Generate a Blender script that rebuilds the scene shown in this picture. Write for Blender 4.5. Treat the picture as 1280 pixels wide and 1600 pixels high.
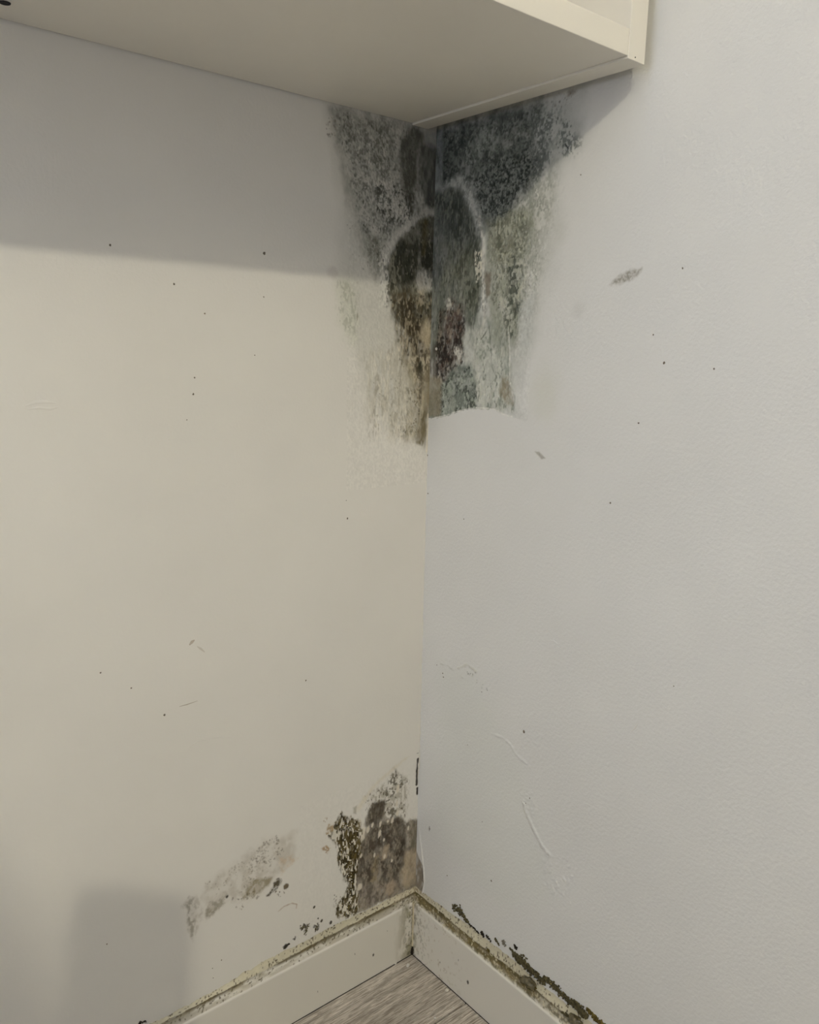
import bpy, math, random
import numpy as np
from mathutils import Vector, Matrix

for o in list(bpy.data.objects):
    bpy.data.objects.remove(o, do_unlink=True)
scene = bpy.context.scene
C = scene.collection

# ------------------------------------------------------------------ camera
# The room corner is the origin: wall_left is the plane y=0 (x<0), wall_right the plane x=0 (y<0).
CAM = Vector((-0.80043, -0.92633, 0.99368))
YAW, PITCH, ROLL, FPX = 0.87883, 0.19440, -0.02404, 1263.87
fwd = Vector((math.cos(YAW) * math.cos(PITCH), math.sin(YAW) * math.cos(PITCH), -math.sin(PITCH)))
rt0 = fwd.cross(Vector((0, 0, 1))).normalized()
dn0 = fwd.cross(rt0)
rgt = math.cos(ROLL) * rt0 + math.sin(ROLL) * dn0
dwn = -math.sin(ROLL) * rt0 + math.cos(ROLL) * dn0
cd = bpy.data.cameras.new('camera')
cam = bpy.data.objects.new('camera', cd)
C.objects.link(cam)
rot = Matrix((rgt, -dwn, -fwd)).transposed()
cam.matrix_world = Matrix.Translation(CAM) @ rot.to_4x4()
cd.sensor_fit = 'HORIZONTAL'
cd.sensor_width = 36.0
cd.lens = FPX / 1280 * 36.0
cd.clip_start = 0.01
scene.camera = cam

# ------------------------------------------------------------------ light
LAMP = Vector((-1.50, -2.60, 2.65))       # bare bulb of the ceiling pendant
BULB_R = 0.031
BULB_POWER = 2620.0                        # emission strength of the bulb glass
BULB_COL = (1.0, 0.93, 0.73)
w = bpy.data.worlds.new('daylight')
scene.world = w
w.use_nodes = True
bg = w.node_tree.nodes['Background']
bg.inputs[0].default_value = (0.80, 0.84, 1.0, 1)
bg.inputs[1].default_value = 0.20
# daylight through the window in the wall opposite wall_right
WIN_Y0, WIN_Y1, WIN_Z0, WIN_Z1, WIN_X = -1.20, -0.20, 0.92, 2.30, -1.85
al = bpy.data.lights.new('window_daylight', 'AREA'); al.shape = 'RECTANGLE'
al.size = WIN_Y1 - WIN_Y0; al.size_y = WIN_Z1 - WIN_Z0; al.energy = 13.5; al.color = (0.70, 0.79, 1.0)
alo = bpy.data.objects.new('window_daylight', al); C.objects.link(alo)
alo.matrix_world = Matrix(((0, 0, -1, WIN_X - 0.06), (1, 0, 0, (WIN_Y0 + WIN_Y1) / 2), (0, -1, 0, (WIN_Z0 + WIN_Z1) / 2), (0, 0, 0, 1)))
scene.view_settings.view_transform = 'Standard'
scene.view_settings.look = 'None'
scene.view_settings.gamma = 1.0
scene.view_settings.use_curve_mapping = False
scene.view_settings.exposure = -0.06

# ------------------------------------------------------------------ helpers
def lin(c):
    a = np.array(c, float) / 255.0
    return np.where(a <= 0.04045, a / 12.92, ((a + 0.055) / 1.055) ** 2.4)

def hsh(ix, iy, s):
    n = (ix.astype(np.int64) * 374761393 + iy.astype(np.int64) * 668265263 + s * 974711 + 12345) & 0xffffffff
    n = ((n ^ (n >> 13)) * 1274126177) & 0xffffffff
    n = ((n ^ (n >> 15)) * 2246822519) & 0xffffffff
    return ((n ^ (n >> 16)) & 0xffff) / 65535.0

def vn(x, y, s):
    ix = np.floor(x); iy = np.floor(y)
    fx = x - ix; fy = y - iy
    fx = fx * fx * (3 - 2 * fx); fy = fy * fy * (3 - 2 * fy)
    a = hsh(ix, iy, s); b = hsh(ix + 1, iy, s); c = hsh(ix, iy + 1, s); d = hsh(ix + 1, iy + 1, s)
    return (a * (1 - fx) + b * fx) * (1 - fy) + (c * (1 - fx) + d * fx) * fy

def fbm(x, y, s, o=3):
    t = 0; a = 0.5; n = 0
    for k in range(o):
        t = t + a * vn(x * 2 ** k + 17.3 * k, y * 2 ** k - 9.1 * k, s + k * 31); n += a; a *= 0.55
    return t / n

def sst(a, b, x):
    t = np.clip((x - a) / (b - a), 0, 1)
    return t * t * (3 - 2 * t)

def seg_dist(U, Z, a, b):
    ax, ay = a; bx, by = b
    dx, dy = bx - ax, by - ay
    L = dx * dx + dy * dy + 1e-9
    t = np.clip(((U - ax) * dx + (Z - ay) * dy) / L, 0, 1)
    return np.hypot(U - ax - t * dx, Z - ay - t * dy), t

def poly_sd(U, Z, P):
    d = np.full(U.shape, 1e9); ins = np.zeros(U.shape, bool)
    n = len(P)
    for i in range(n):
        a = P[i]; b = P[(i + 1) % n]
        d = np.minimum(d, seg_dist(U, Z, a, b)[0])
        if a[1] != b[1]:
            c = ((a[1] > Z) != (b[1] > Z)) & (U < (b[0] - a[0]) * (Z - a[1]) / (b[1] - a[1]) + a[0])
            ins ^= c
    return np.where(ins, -d, d)

SEED = [100]
class Canvas:
    """Rectangular patches (mm) of a surface, each carrying stain colour and relief."""
    def __init__(self, base, patches, lap=4):
        self.lap = lap; self.base = lin(base); self.P = []
        for (u0, u1, z0, z1, res) in patches:
            nu = max(2, int(round((u1 - u0) / res)) + 1); nz = max(2, int(round((z1 - z0) / res)) + 1)
            u = np.linspace(u0, u1, nu); z = np.linspace(z0, z1, nz)
            U, Z = np.meshgrid(u, z)
            col = np.ones((nz, nu, 3)) * self.base
            self.P.append(dict(b=(u0, u1, z0, z1), u=u, z=z, U=U, Z=Z, col=col, h=np.zeros((nz, nu))))
    def _win(self, b):
        for p in self.P:
            i0, i1 = np.searchsorted(p['u'], (b[0], b[1])); j0, j1 = np.searchsorted(p['z'], (b[2], b[3]))
            if i1 > i0 and j1 > j0:
                yield p, (slice(j0, j1), slice(i0, i1))
    def _apply(self, p, w, m, col, amt, h, var, seed, asp):
        U = p['U'][w]; Z = p['Z'][w]
        if col is not None:
            c = lin(col) * (1 + var * (2 * fbm(U / 3.2, Z / (3.2 * asp), seed + 7, 3) - 1))[..., None]
            a = (m * amt)[..., None]
            p['col'][w] = p['col'][w] * (1 - a) + c * a
        if h:
            p['h'][w] += h * m
    def _mask(self, U, Z, sd, fe, en, tex, asp, seed):
        if en:
            sd = sd + en[1] * (2 * fbm(U / en[0], Z / (en[0] * asp), seed, 4) - 1)
        m = sst(fe / 2, -fe / 2, sd)
        if tex:
            sc, lo, thr, wd = tex
            t = sst(thr - wd, thr + wd, fbm(U / sc, Z / (sc * asp), seed + 3, 3))
            m = m * (lo + (1 - lo) * t)
        return m
    def poly(self, P, col, amt=0.8, fe=6, en=(9, 4), tex=None, asp=1.0, h=0, var=0.25):
        SEED[0] += 1; s = SEED[0]
        P = [(u if u > self.lap else -15.0, z) for u, z in P]          # growth runs on into the corner
        A = np.array(P); mg = fe + (en[1] if en else 0)
        b = (A[:, 0].min() - mg, A[:, 0].max() + mg, A[:, 1].min() - mg, A[:, 1].max() + mg)
        for p, w in self._win(b):
            U = p['U'][w]; Z = p['Z'][w]
            self._apply(p, w, self._mask(U, Z, poly_sd(U, Z, P), fe, en, tex, asp, s), col, amt, h, var, s, asp)
    def grain(self, P, col, amt=0.8, fe=16, sc=2.4, thr=0.55, wd=0.07, asp=1.2, h=0, en=(12, 7), var=0.2, cl=0.5):
        """fine crusty speckle gathered in clusters"""
        SEED[0] += 1; s = SEED[0]
        P = [(u if u > self.lap else -15.0, z) for u, z in P]
        A = np.array(P); mg = fe + (en[1] if en else 0)
        b = (A[:, 0].min() - mg, A[:, 0].max() + mg, A[:, 1].min() - mg, A[:, 1].max() + mg)
        for p, w in self._win(b):
            U = p['U'][w]; Z = p['Z'][w]
            m = self._mask(U, Z, poly_sd(U, Z, P), fe, en, None, asp, s)
            n = (1 - cl) * fbm(U / sc, Z / (sc * asp), s + 5, 2) + cl * fbm(U / (sc * 5), Z / (sc * 5 * asp), s + 9, 3)
            m = sst(thr - wd, thr + wd, n) * m
            self._apply(p, w, m, col, amt, h, var, s, asp)
    def stroke(self, P, wd, col, amt=0.8, fe=4, en=(6, 2), tex=None, asp=1.0, h=0, var=0.2):
        SEED[0] += 1; s = SEED[0]
        A = np.array(P); ws = wd if isinstance(wd, (list, tuple)) else [wd] * len(P)
        mg = fe + max(ws) + (en[1] if en else 0)
        b = (A[:, 0].min() - mg, A[:, 0].max() + mg, A[:, 1].min() - mg, A[:, 1].max() + mg)
        for p, w in self._win(b):
            U = p['U'][w]; Z = p['Z'][w]
            sd = np.full(U.shape, 1e9)
            for i in range(len(P) - 1):
                d, t = seg_dist(U, Z, P[i], P[i + 1])
                sd = np.minimum(sd, d - 0.5 * (ws[i] * (1 - t) + ws[i + 1] * t))
            self._apply(p, w, self._mask(U, Z, sd, fe, en, tex, asp, s), col, amt, h, var, s, asp)
    def blob(self, c, rx, rz, col, amt=0.8, fe=0.6, en=0.25, h=0, var=0.15, ang=0.0):
        SEED[0] += 1; s = SEED[0]
        R = max(rx, rz) * 1.6
        for p, w in self._win((c[0] - R, c[0] + R, c[1] - R, c[1] + R)):
            du = p['U'][w] - c[0]; dz = p['Z'][w] - c[1]
            if ang:
                du, dz = du * math.cos(ang) + dz * math.sin(ang), -du * math.sin(ang) + dz * math.cos(ang)
            q = np.hypot(du / rx, dz / rz) + en * (2 * fbm(p['U'][w] / max(rx, 2) * 1.3, p['Z'][w] / max(rz, 2) * 1.3, s, 2) - 1)
            self._apply(p, w, sst(1 + fe / 2, 1 - fe / 2, q), col, amt, h, var, s, 1)
    def dots(self, P, n, r0, r1, col, amt=0.8, h=0, elong=(0.8, 1.8), ang=0.5, clump=None, fe=0.7):
        SEED[0] += 1; s = SEED[0]
        rg = random.Random(s); A = np.array(P)
        k = 0; tries = 0
        while k < n and tries < n * 40:
            tries += 1
            u = rg.uniform(A[:, 0].min(), A[:, 0].max()); z = rg.uniform(A[:, 1].min(), A[:, 1].max())
            uu = np.array([[u]]); zz = np.array([[z]])
            if poly_sd(uu, zz, P)[0, 0] > 0: continue
            if clump and fbm(uu / clump, zz / clump, s, 2)[0, 0] < rg.uniform(0.3, 0.75): continue
            k += 1
            r = r0 + (r1 - r0) * rg.random() ** 2
            e = rg.uniform(*elong)
            self.blob((u, z), r, r * e, col, amt * rg.uniform(0.5, 1), fe, 0.35, h, 0.1, rg.uniform(-ang, ang))
    def noise(self, b, sc, amp, seed, h=0, asp=1.0, lo=0.0):
        for p, w in self._win(b):
            n = 2 * fbm(p['U'][w] / sc, p['Z'][w] / (sc * asp), seed, 4) - 1
            p['col'][w] *= (1 + amp * n)[..., None]
            p['h'][w] += h * n

def grid_mesh(name, verts, quads, cols=None, smooth=True):
    me = bpy.data.meshes.new(name)
    nv, nf = len(verts), len(quads)
    me.vertices.add(nv); me.vertices.foreach_set('co', np.asarray(verts, np.float32).ravel())
    me.loops.add(nf * 4); me.loops.foreach_set('vertex_index', np.asarray(quads, np.int32).ravel())
    me.polygons.add(nf); me.polygons.foreach_set('loop_start', np.arange(0, nf * 4, 4, dtype=np.int32))
    if smooth:
        me.polygons.foreach_set('use_smooth', np.ones(nf, bool))
    if cols is not None:
        at = me.color_attributes.new('stain', 'FLOAT_COLOR', 'POINT')
        c4 = np.ones((nv, 4), np.float32); c4[:, :3] = np.clip(cols, 0, 1)
        at.data.foreach_set('color', c4.ravel())
    me.update(calc_edges=True); me.validate()
    return me

def grid_quads(nz, nu, off, flip):
    i = np.arange(nz * nu).reshape(nz, nu) + off
    a, b, c, d = i[:-1, :-1].ravel(), i[:-1, 1:].ravel(), i[1:, 1:].ravel(), i[1:, :-1].ravel()
    return np.stack([a, d, c, b] if flip else [a, b, c, d], 1)

def ob(name, me, m, parent=None, label=None, kind=None):
    o = bpy.data.objects.new(name, me); C.objects.link(o)
    if me is not None and m is not None:
        me.materials.clear(); me.materials.append(m)
    if parent: o.parent = parent
    if label: o['label'] = label
    if kind: o['kind'] = kind
    return o

def thing(name, label, cat, loc=(0, 0, 0), rz=0, group=None):
    o = bpy.data.objects.new(name, None); C.objects.link(o)
    o.location = loc; o.rotation_euler = (0, 0, rz); o['label'] = label; o['category'] = cat
    o.empty_display_size = 0.05
    if group: o['group'] = group
    return o

class MB:
    """collects simple solids into one mesh"""
    def __init__(s): s.v = []; s.f = []
    def add(s, v, f):
        k = len(s.v); s.v += [tuple(p) for p in v]; s.f += [tuple(i + k for i in q) for q in f]; return s
    def box(s, x0, x1, y0, y1, z0, z1, b=0.0):
        if b <= 0:
            v = [(x, y, z) for z in (z0, z1) for y in (y0, y1) for x in (x0, x1)]
            return s.add(v, [(0, 2, 3, 1), (4, 5, 7, 6), (0, 1, 5, 4), (2, 6, 7, 3), (0, 4, 6, 2), (1, 3, 7, 5)])
        import bmesh
        bm = bmesh.new(); bmesh.ops.create_cube(bm, size=1)
        for q in bm.verts:
            q.co = ((x0 + x1) / 2 + q.co.x * (x1 - x0), (y0 + y1) / 2 + q.co.y * (y1 - y0), (z0 + z1) / 2 + q.co.z * (z1 - z0))
        bmesh.ops.bevel(bm, geom=bm.edges[:], offset=b, segments=2, affect='EDGES', profile=0.6)
        bm.verts.index_update()
        s.add([q.co[:] for q in bm.verts], [[q.index for q in f.verts] for f in bm.faces]); bm.free()
        return s
    def lathe(s, prof, seg=24, c=(0, 0, 0)):
        v = []; f = []
        for r, z in prof:
            for k in range(seg):
                a = 2 * math.pi * k / seg; v.append((c[0] + r * math.cos(a), c[1] + r * math.sin(a), c[2] + z))
        for i in range(len(prof) - 1):
            for k in range(seg):
                k2 = (k + 1) % seg; f.append((i * seg + k, i * seg + k2, (i + 1) * seg + k2, (i + 1) * seg + k))
        f.append(tuple(range(seg))[::-1]); f.append(tuple((len(prof) - 1) * seg + k for k in range(seg)))
        return s.add(v, f)
    def tube(s, a, b, r0, r1=None, seg=12):
        a = Vector(a); b = Vector(b); r1 = r0 if r1 is None else r1
        d = (b - a).normalized(); x = d.orthogonal().normalized(); y = d.cross(x); v = []
        for p, r in ((a, r0), (b, r1)):
            for k in range(seg):
                t = 2 * math.pi * k / seg; v.append(p + x * r * math.cos(t) + y * r * math.sin(t))
        f = [(k, (k + 1) % seg, seg + (k + 1) % seg, seg + k) for k in range(seg)]
        f += [tuple(range(seg))[::-1], tuple(range(seg, 2 * seg))]
        return s.add(v, f)
    def lump(s, c, r, rg, sq=(1, 1, 1), sub=1):
        import bmesh
        bm = bmesh.new(); bmesh.ops.create_icosphere(bm, subdivisions=sub, radius=1)
        bm.verts.index_update(); sd = rg.randint(0, 9999)
        v = []
        for q in bm.verts:
            k = 1 + 0.35 * (2 * rg.random() - 1)
            v.append((c[0] + q.co.x * r * sq[0] * k, c[1] + q.co.y * r * sq[1] * k, c[2] + q.co.z * r * sq[2] * k))
        s.add(v, [[q.index for q in f.verts] for f in bm.faces]); bm.free()
        return s
    def build(s, name, m, parent=None, smooth=False, label=None, kind=None):
        me = bpy.data.meshes.new(name); me.from_pydata(s.v, [], s.f); me.update()
        if smooth: me.polygons.foreach_set('use_smooth', np.ones(len(me.polygons), bool))
        return ob(name, me, m, parent, label, kind)

# ------------------------------------------------------------------ materials
def new_mat(name):
    m = bpy.data.materials.new(name); m.use_nodes = True
    nt = m.node_tree; bs = nt.nodes['Principled BSDF']
    return m, nt, bs

def plain(name, col, rough=0.5, var=0.04, scale=30, bump=0.0, bscale=300, metal=0.0, spec=0.5):
    m, nt, bs = new_mat(name)
    tc = nt.nodes.new('ShaderNodeTexCoord')
    n = nt.nodes.new('ShaderNodeTexNoise'); n.inputs['Scale'].default_value = scale; n.inputs['Detail'].default_value = 5
    nt.links.new(tc.outputs['Object'], n.inputs['Vector'])
    r = nt.nodes.new('ShaderNodeValToRGB')
    c = lin(col); r.color_ramp.elements[0].position = 0.3; r.color_ramp.elements[1].position = 0.7
    r.color_ramp.elements[0].color = (*np.clip(c * (1 - var), 0, 1), 1); r.color_ramp.elements[1].color = (*np.clip(c * (1 + var), 0, 1), 1)
    nt.links.new(n.outputs['Fac'], r.inputs['Fac']); nt.links.new(r.outputs['Color'], bs.inputs['Base Color'])
    bs.inputs['Roughness'].default_value = rough; bs.inputs['Metallic'].default_value = metal
    bs.inputs['Specular IOR Level'].default_value = spec
    if bump:
        n2 = nt.nodes.new('ShaderNodeTexNoise'); n2.inputs['Scale'].default_value = bscale; n2.inputs['Detail'].default_value = 3
        nt.links.new(tc.outputs['Object'], n2.inputs['Vector'])
        b = nt.nodes.new('ShaderNodeBump'); b.inputs['Strength'].default_value = bump; b.inputs['Distance'].default_value = 0.001
        nt.links.new(n2.outputs['Fac'], b.inputs['Height']); nt.links.new(b.outputs['Normal'], bs.inputs['Normal'])
    return m

def stained(name, rough=0.75, bump=0.25, bscale=220.0, bdist=0.0006, var=0.03, spec=0.3):
    """painted plaster: stain colours held by the surface, roller texture as relief"""
    m, nt, bs = new_mat(name)
    at = nt.nodes.new('ShaderNodeAttribute'); at.attribute_name = 'stain'
    tc = nt.nodes.new('ShaderNodeTexCoord')
    n = nt.nodes.new('ShaderNodeTexNoise'); n.inputs['Scale'].default_value = 6; n.inputs['Detail'].default_value = 3
    nt.links.new(tc.outputs['Object'], n.inputs['Vector'])
    mr = nt.nodes.new('ShaderNodeMapRange')
    mr.inputs['From Min'].default_value = 0.25; mr.inputs['From Max'].default_value = 0.75
    mr.inputs['To Min'].default_value = 1 - var; mr.inputs['To Max'].default_value = 1 + var
    nt.links.new(n.outputs['Fac'], mr.inputs['Value'])
    vm = nt.nodes.new('ShaderNodeVectorMath'); vm.operation = 'SCALE'
    nt.links.new(at.outputs['Color'], vm.inputs[0]); nt.links.new(mr.outputs['Result'], vm.inputs['Scale'])
    nt.links.new(vm.outputs['Vector'], bs.inputs['Base Color'])
    bs.inputs['Roughness'].default_value = rough; bs.inputs['Specular IOR Level'].default_value = spec
    n1 = nt.nodes.new('ShaderNodeTexNoise'); n1.inputs['Scale'].default_value = bscale; n1.inputs['Detail'].default_value = 2.0
    nt.links.new(tc.outputs['Object'], n1.inputs['Vector'])
    b = nt.nodes.new('ShaderNodeBump'); b.inputs['Strength'].default_value = bump; b.inputs['Distance'].default_value = bdist
    nt.links.new(n1.outputs['Fac'], b.inputs['Height'])
    n2 = nt.nodes.new('ShaderNodeTexNoise'); n2.inputs['Scale'].default_value = 14; n2.inputs['Detail'].default_value = 1
    nt.links.new(tc.outputs['Object'], n2.inputs['Vector'])
    b2 = nt.nodes.new('ShaderNodeBump'); b2.inputs['Strength'].default_value = 0.35; b2.inputs['Distance'].default_value = 0.002
    nt.links.new(n2.outputs['Fac'], b2.inputs['Height']); nt.links.new(b.outputs['Normal'], b2.inputs['Normal'])
    nt.links.new(b2.outputs['Normal'], bs.inputs['Normal'])
    return m

M_wallL = stained('wall_paint_smooth', bump=0.35, bscale=260)
M_wallR = stained('wall_paint_rolled', bump=0.9, bscale=230, bdist=0.0008)
M_base = stained('skirting_paint', rough=0.45, bump=0.08, bscale=120, var=0.02, spec=0.4)
M_bead = stained('old_sealant', rough=0.55, bump=0.5, bscale=500, var=0.04)
M_lac = plain('cream_lacquer', (233, 228, 217), rough=0.42, var=0.015, scale=12, bump=0.05, bscale=500)
M_hole = plain('hole_shade_black', (22, 22, 24), rough=0.7)
M_moss = plain('dark_mould', (92, 85, 60), rough=0.9, var=0.55, scale=260, bump=0.8, bscale=900, spec=0.2)
M_moss2 = plain('olive_mould', (104, 90, 46), rough=0.9, var=0.5, scale=240, bump=0.8, bscale=900, spec=0.2)
M_black = plain('black_mould_and_gap', (52, 46, 36), rough=0.9, var=0.5, scale=300, bump=0.6, bscale=900, spec=0.2)
M_wet = plain('wet_dark_growth', (92, 84, 60), rough=0.09, var=0.5, scale=220, bump=0.15, bscale=400, spec=0.9)
M_speck = plain('dirt_speck', (122, 112, 98), rough=0.9, var=0.3, scale=200)
M_plaster = plain('plaster_chip', (214, 210, 200), rough=0.9, var=0.1, scale=200, bump=0.4)

# ------------------------------------------------------------------ wall stains (wall coordinates: mm from the corner, mm above the floor)
CLEAN_L = (228, 225, 218)
CLEAN_R = (226, 225, 222)
WL = Canvas(CLEAN_L, [(0, 205, 770, 1325, 0.8), (0, 236, 96, 352, 0.8), (236, 420, 96, 340, 1.1)])
WR = Canvas(CLEAN_R, [(0, 310, 800, 1325, 0.8), (0, 24, 96, 800, 0.8), (24, 330, 130, 640, 1.4),
                      (24, 430, 96, 130, 0.8), (310, 380, 1030, 1095, 0.9), (425, 475, 690, 745, 1.0), (150, 190, 772, 800, 1.0)], 10)

# --- left wall, mould under the cabinet
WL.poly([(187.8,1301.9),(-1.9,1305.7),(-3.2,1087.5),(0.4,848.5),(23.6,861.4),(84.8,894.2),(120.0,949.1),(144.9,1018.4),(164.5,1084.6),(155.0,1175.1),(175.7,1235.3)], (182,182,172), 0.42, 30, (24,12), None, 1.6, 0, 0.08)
WL.poly([(182.0,1297.0),(-2.0,1302.4),(3.4,1193.5),(45.5,1171.3),(77.0,1149.1),(98.7,1121.6),(127.1,1120.8),(144.6,1168.3),(161.6,1221.9),(172.0,1263.0)], (142,143,134), 0.66, 18, (12,9), (9,0.45,0.46,0.25), 1.3, 0, 0.2)
WL.poly([(180.1,1297.4),(93.8,1301.3),(86.9,1285.0),(135.6,1271.7),(155.8,1246.3),(169.9,1255.7)], (104,104,94), 0.55, 16, (9,8), (6,0.2,0.5,0.15), 1.2, 0, 0.3)
GL = [(172.2,1294.3),(32.2,1299.6),(32.9,1215.6),(66.2,1169.0),(89.5,1107.1),(114.0,1117.7),(134.1,1169.5),(151.4,1223.4)]
WL.grain(GL, (104,104,95), 0.55, 26, 2.0, 0.53, 0.09, 1.3, -0.2)
WL.grain(GL, (84,84,75), 0.55, 26, 3.0, 0.60, 0.07, 1.4, -0.25)
WL.grain(GL, (206,205,198), 0.45, 22, 2.0, 0.56, 0.06, 1.5, 0.25)
WL.dots(GL, 150, 0.6, 1.5, (74,74,66), 0.75, -0.15, (0.8,2.2), 0.5, 22)
WL.dots([(190.7,1278.8),(174.1,1289.4),(167.0,1266.2),(183.8,1261.7)], 22, 0.7, 1.8, (118,110,100), 0.65)
WL.dots([(155.0,1175.1),(101.9,1169.1),(95.1,1106.6),(133.2,1103.6),(149.4,1135.2)], 30, 0.6, 1.4, (105,104,96), 0.6, -0.1, (0.8,1.8), 0.6, 18)
GK = [(109.4,1218.3),(78.8,1224.3),(32.7,1210.5),(27.0,1182.0),(54.7,1168.6),(86.3,1165.0),(104.4,1185.4)]
WL.grain(GK, (70,70,61), 0.85, 14, 3.2, 0.52, 0.06, 1.3, -0.35)
WL.grain(GK, (214,212,204), 0.6, 14, 2.4, 0.56, 0.05, 1.3, 0.35)
WL.dots(GK, 60, 0.7, 1.9, (60,60,52), 0.85, -0.3, (0.8,2), 0.6, 12)
WL.poly([(116.8,1151.7),(97.1,1148.8),(91.6,1098.4),(104.6,1083.7),(120.6,1121.4)], (120,119,106), 0.65, 12, (8,6), (5,0.3,0.48,0.15), 1.6)
WL.poly([(60.2,1283.2),(40.2,1298.2),(21.6,1296.5),(25.6,1279.1),(29.3,1248.3),(32.9,1215.6),(43.7,1188.6),(55.8,1208.3),(64.6,1238.0),(66.5,1264.1)], (76,75,65), 0.86, 14, (9,7), (7,0.65,0.42,0.25), 2.5)
WL.grain([(47.5,1238.8),(24.6,1249.0),(17.5,1183.1),(45.6,1175.6)], (92,90,78), 0.8, 10, 3, 0.5, 0.08, 2, -0.2)
WL.stroke([(26.2,1294.1),(29.2,1279.4),(31.6,1248.0),(29.3,1216.1),(34.4,1189.8)], [3,5,6,8,12], (168,168,161), 0.55, 6, (5,4), (3,0.2,0.47,0.12), 1.8, 0.3)
WL.poly([(25.5,1275.8),(16.4,1284.0),(-2.9,1280.5),(-5.6,1212.1),(5.9,1196.7),(19.3,1198.5),(28.6,1228.1)], (66,68,62), 0.9, 9, (8,5), (6,0.7,0.42,0.25), 3)
WL.poly([(21.6,1296.5),(-2.1,1299.9),(-3.1,1275.5),(9.0,1276.9),(18.6,1280.3)], (158,161,160), 0.6, 7, (6,4), (5,0.4,0.45,0.2))
WL.grain([(34.8,1201.7),(-1.0,1206.3),(-2.2,1174.9),(33.7,1170.9)], (150,149,138), 0.7, 8, 2.8, 0.5, 0.08, 1.2, 0.3)
# pale arc that frames the dark heart
WL.poly([(28.3,1185.3),(-1.7,1188.9),(-4.6,1114.7),(29.3,1108.4),(31.1,1088.8),(-6.0,1078.6),(-7.1,1051.2),(13.5,1035.6),(28.5,1011.4),(45.7,1021.7),(67.3,1037.0),(73.5,1052.6),(83.2,1076.5),(87.1,1100.4),(80.9,1124.9),(67.9,1146.7),(53.4,1162.7),(36.2,1174.1)], (80,78,62), 0.92, 10, (8,7), (5,0.78,0.40,0.22), 1.8, 0, 0.4)
WL.poly([(69.9,1139.6),(33.1,1151.9),(-3.2,1150.3),(-4.3,1121.8),(29.4,1111.9),(40.6,1088.1),(75.4,1084.0),(84.0,1111.0)], (58,59,46), 0.82, 14, (9,8), (6,0.55,0.42,0.2), 1.6, 0, 0.4)
WL.stroke([(17.8,1190.0),(38.6,1175.5),(65.8,1155.4),(81.2,1135.1),(88.6,1117.4),(92.5,1089.7),(85.2,1066.0)], [6,11,12,10,8,7,5], (212,210,202), 0.62, 8, (6,6), (4,0.3,0.45,0.14), 1.4, 0.4)
WL.grain([(85.4,1124.5),(45.4,1169.6),(7.7,1179.9),(-1.0,1078.3),(28.6,1013.2),(74.5,1047.3)], (50,50,40), 0.7, 10, 2.6, 0.53, 0.07, 2.2, -0.3)
WL.grain([(85.4,1124.5),(45.4,1169.6),(7.7,1179.9),(-1.0,1078.3),(28.6,1013.2),(74.5,1047.3)], (168,164,146), 0.5, 10, 2.2, 0.58, 0.05, 2.4, 0.3)
WL.stroke([(16.2,1179.0),(16.6,1157.1),(18.1,1132.3)], [8,10,6], (86,80,50), 0.75, 7, (6,3), None, 3)
WL.stroke([(31.4,1172.9),(27.1,1149.0),(24.9,1121.1),(25.7,1107.8)], [2,4,4,2], (150,149,140), 0.5, 4, (5,3), (4,0.3,0.45,0.15), 3)
WL.poly([(25.7,1108.7),(13.8,1113.2),(11.7,1090.1),(16.0,1073.6),(23.5,1078.5),(28.8,1094.2)], (196,192,182), 0.7, 7, (5,6), (3.5,0.2,0.46,0.15), 1, 0.5)
WL.poly([(27.2,1081.9),(12.8,1084.6),(15.7,1064.6),(24.3,1067.7)], (212,198,174), 0.65, 6, (6,4), (3,0.35,0.45,0.15), 1, 0.3)
WL.poly([(64.6,1021.1),(41.2,1030.9),(17.3,1040.9),(-6.4,1069.5),(-9.7,986.2),(-5.0,910.3),(5.9,858.5),(26.2,865.4),(20.3,910.9),(31.5,952.4),(51.5,974.4),(61.7,1003.3)], (112,98,72), 0.75, 16, (8,8), (6,0.45,0.46,0.2), 2.4, 0, 0.3)
WL.poly([(79.8,1076.8),(42.8,1084.4),(13.3,1064.7),(16.4,1013.5),(24.9,976.5),(46.8,976.3),(61.9,1008.7)], (82,73,52), 0.82, 16, (6,7), (4,0.35,0.46,0.15), 2.2, 0, 0.35)
GB = [(75.0,1068.3),(-1.1,1076.4),(-5.0,976.8),(26.8,957.9),(51.4,972.6),(64.3,1012.2)]
WL.grain(GB, (58,50,36), 0.88, 8, 3.0, 0.52, 0.06, 2.2, -0.35)
WL.grain(GB, (198,186,160), 0.45, 8, 2.3, 0.58, 0.05, 2.6, 0.45)
WL.dots(GB, 60, 0.7, 1.6, (50,43,30), 0.85, -0.25, (1,3), 0.35, 14)
WL.blob([(20.0,1046.3)][0], 1.8, 2.2, (22,20,16), 0.95)
WL.blob([(38.6,1063.3)][0], 1.2, 1.4, (40,36,28), 0.9)
WL.blob([(76.1,1065.6)][0], 1.3, 1.4, (50,46,38), 0.9)
WL.blob([(9.2,1021.1)][0], 9, 17, (190,178,152), 0.85, 1.2, 0.45, 0.5)
WL.poly([(32.8,993.0),(-9.2,997.5),(-11.1,948.4),(9.0,944.7),(26.8,959.8)], (78,70,52), 0.82, 10, (6,6), (4,0.45,0.45,0.18), 1.5)
WL.grain([(49.4,985.4),(-4.3,993.6),(-1.1,944.7),(31.4,948.6)], (214,204,180), 0.7, 8, 2.4, 0.56, 0.05, 1.8, 0.4)
WL.blob([(19.9,972.8)][0], 5, 9, (44,42,30), 0.85, 0.8, 0.6)
WL.stroke([(14.4,957.9),(18.6,934.5),(18.9,906.1)], [7,5,3], (62,54,38), 0.85, 4, (4,4), (3,0.3,0.45,0.15), 2)
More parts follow.
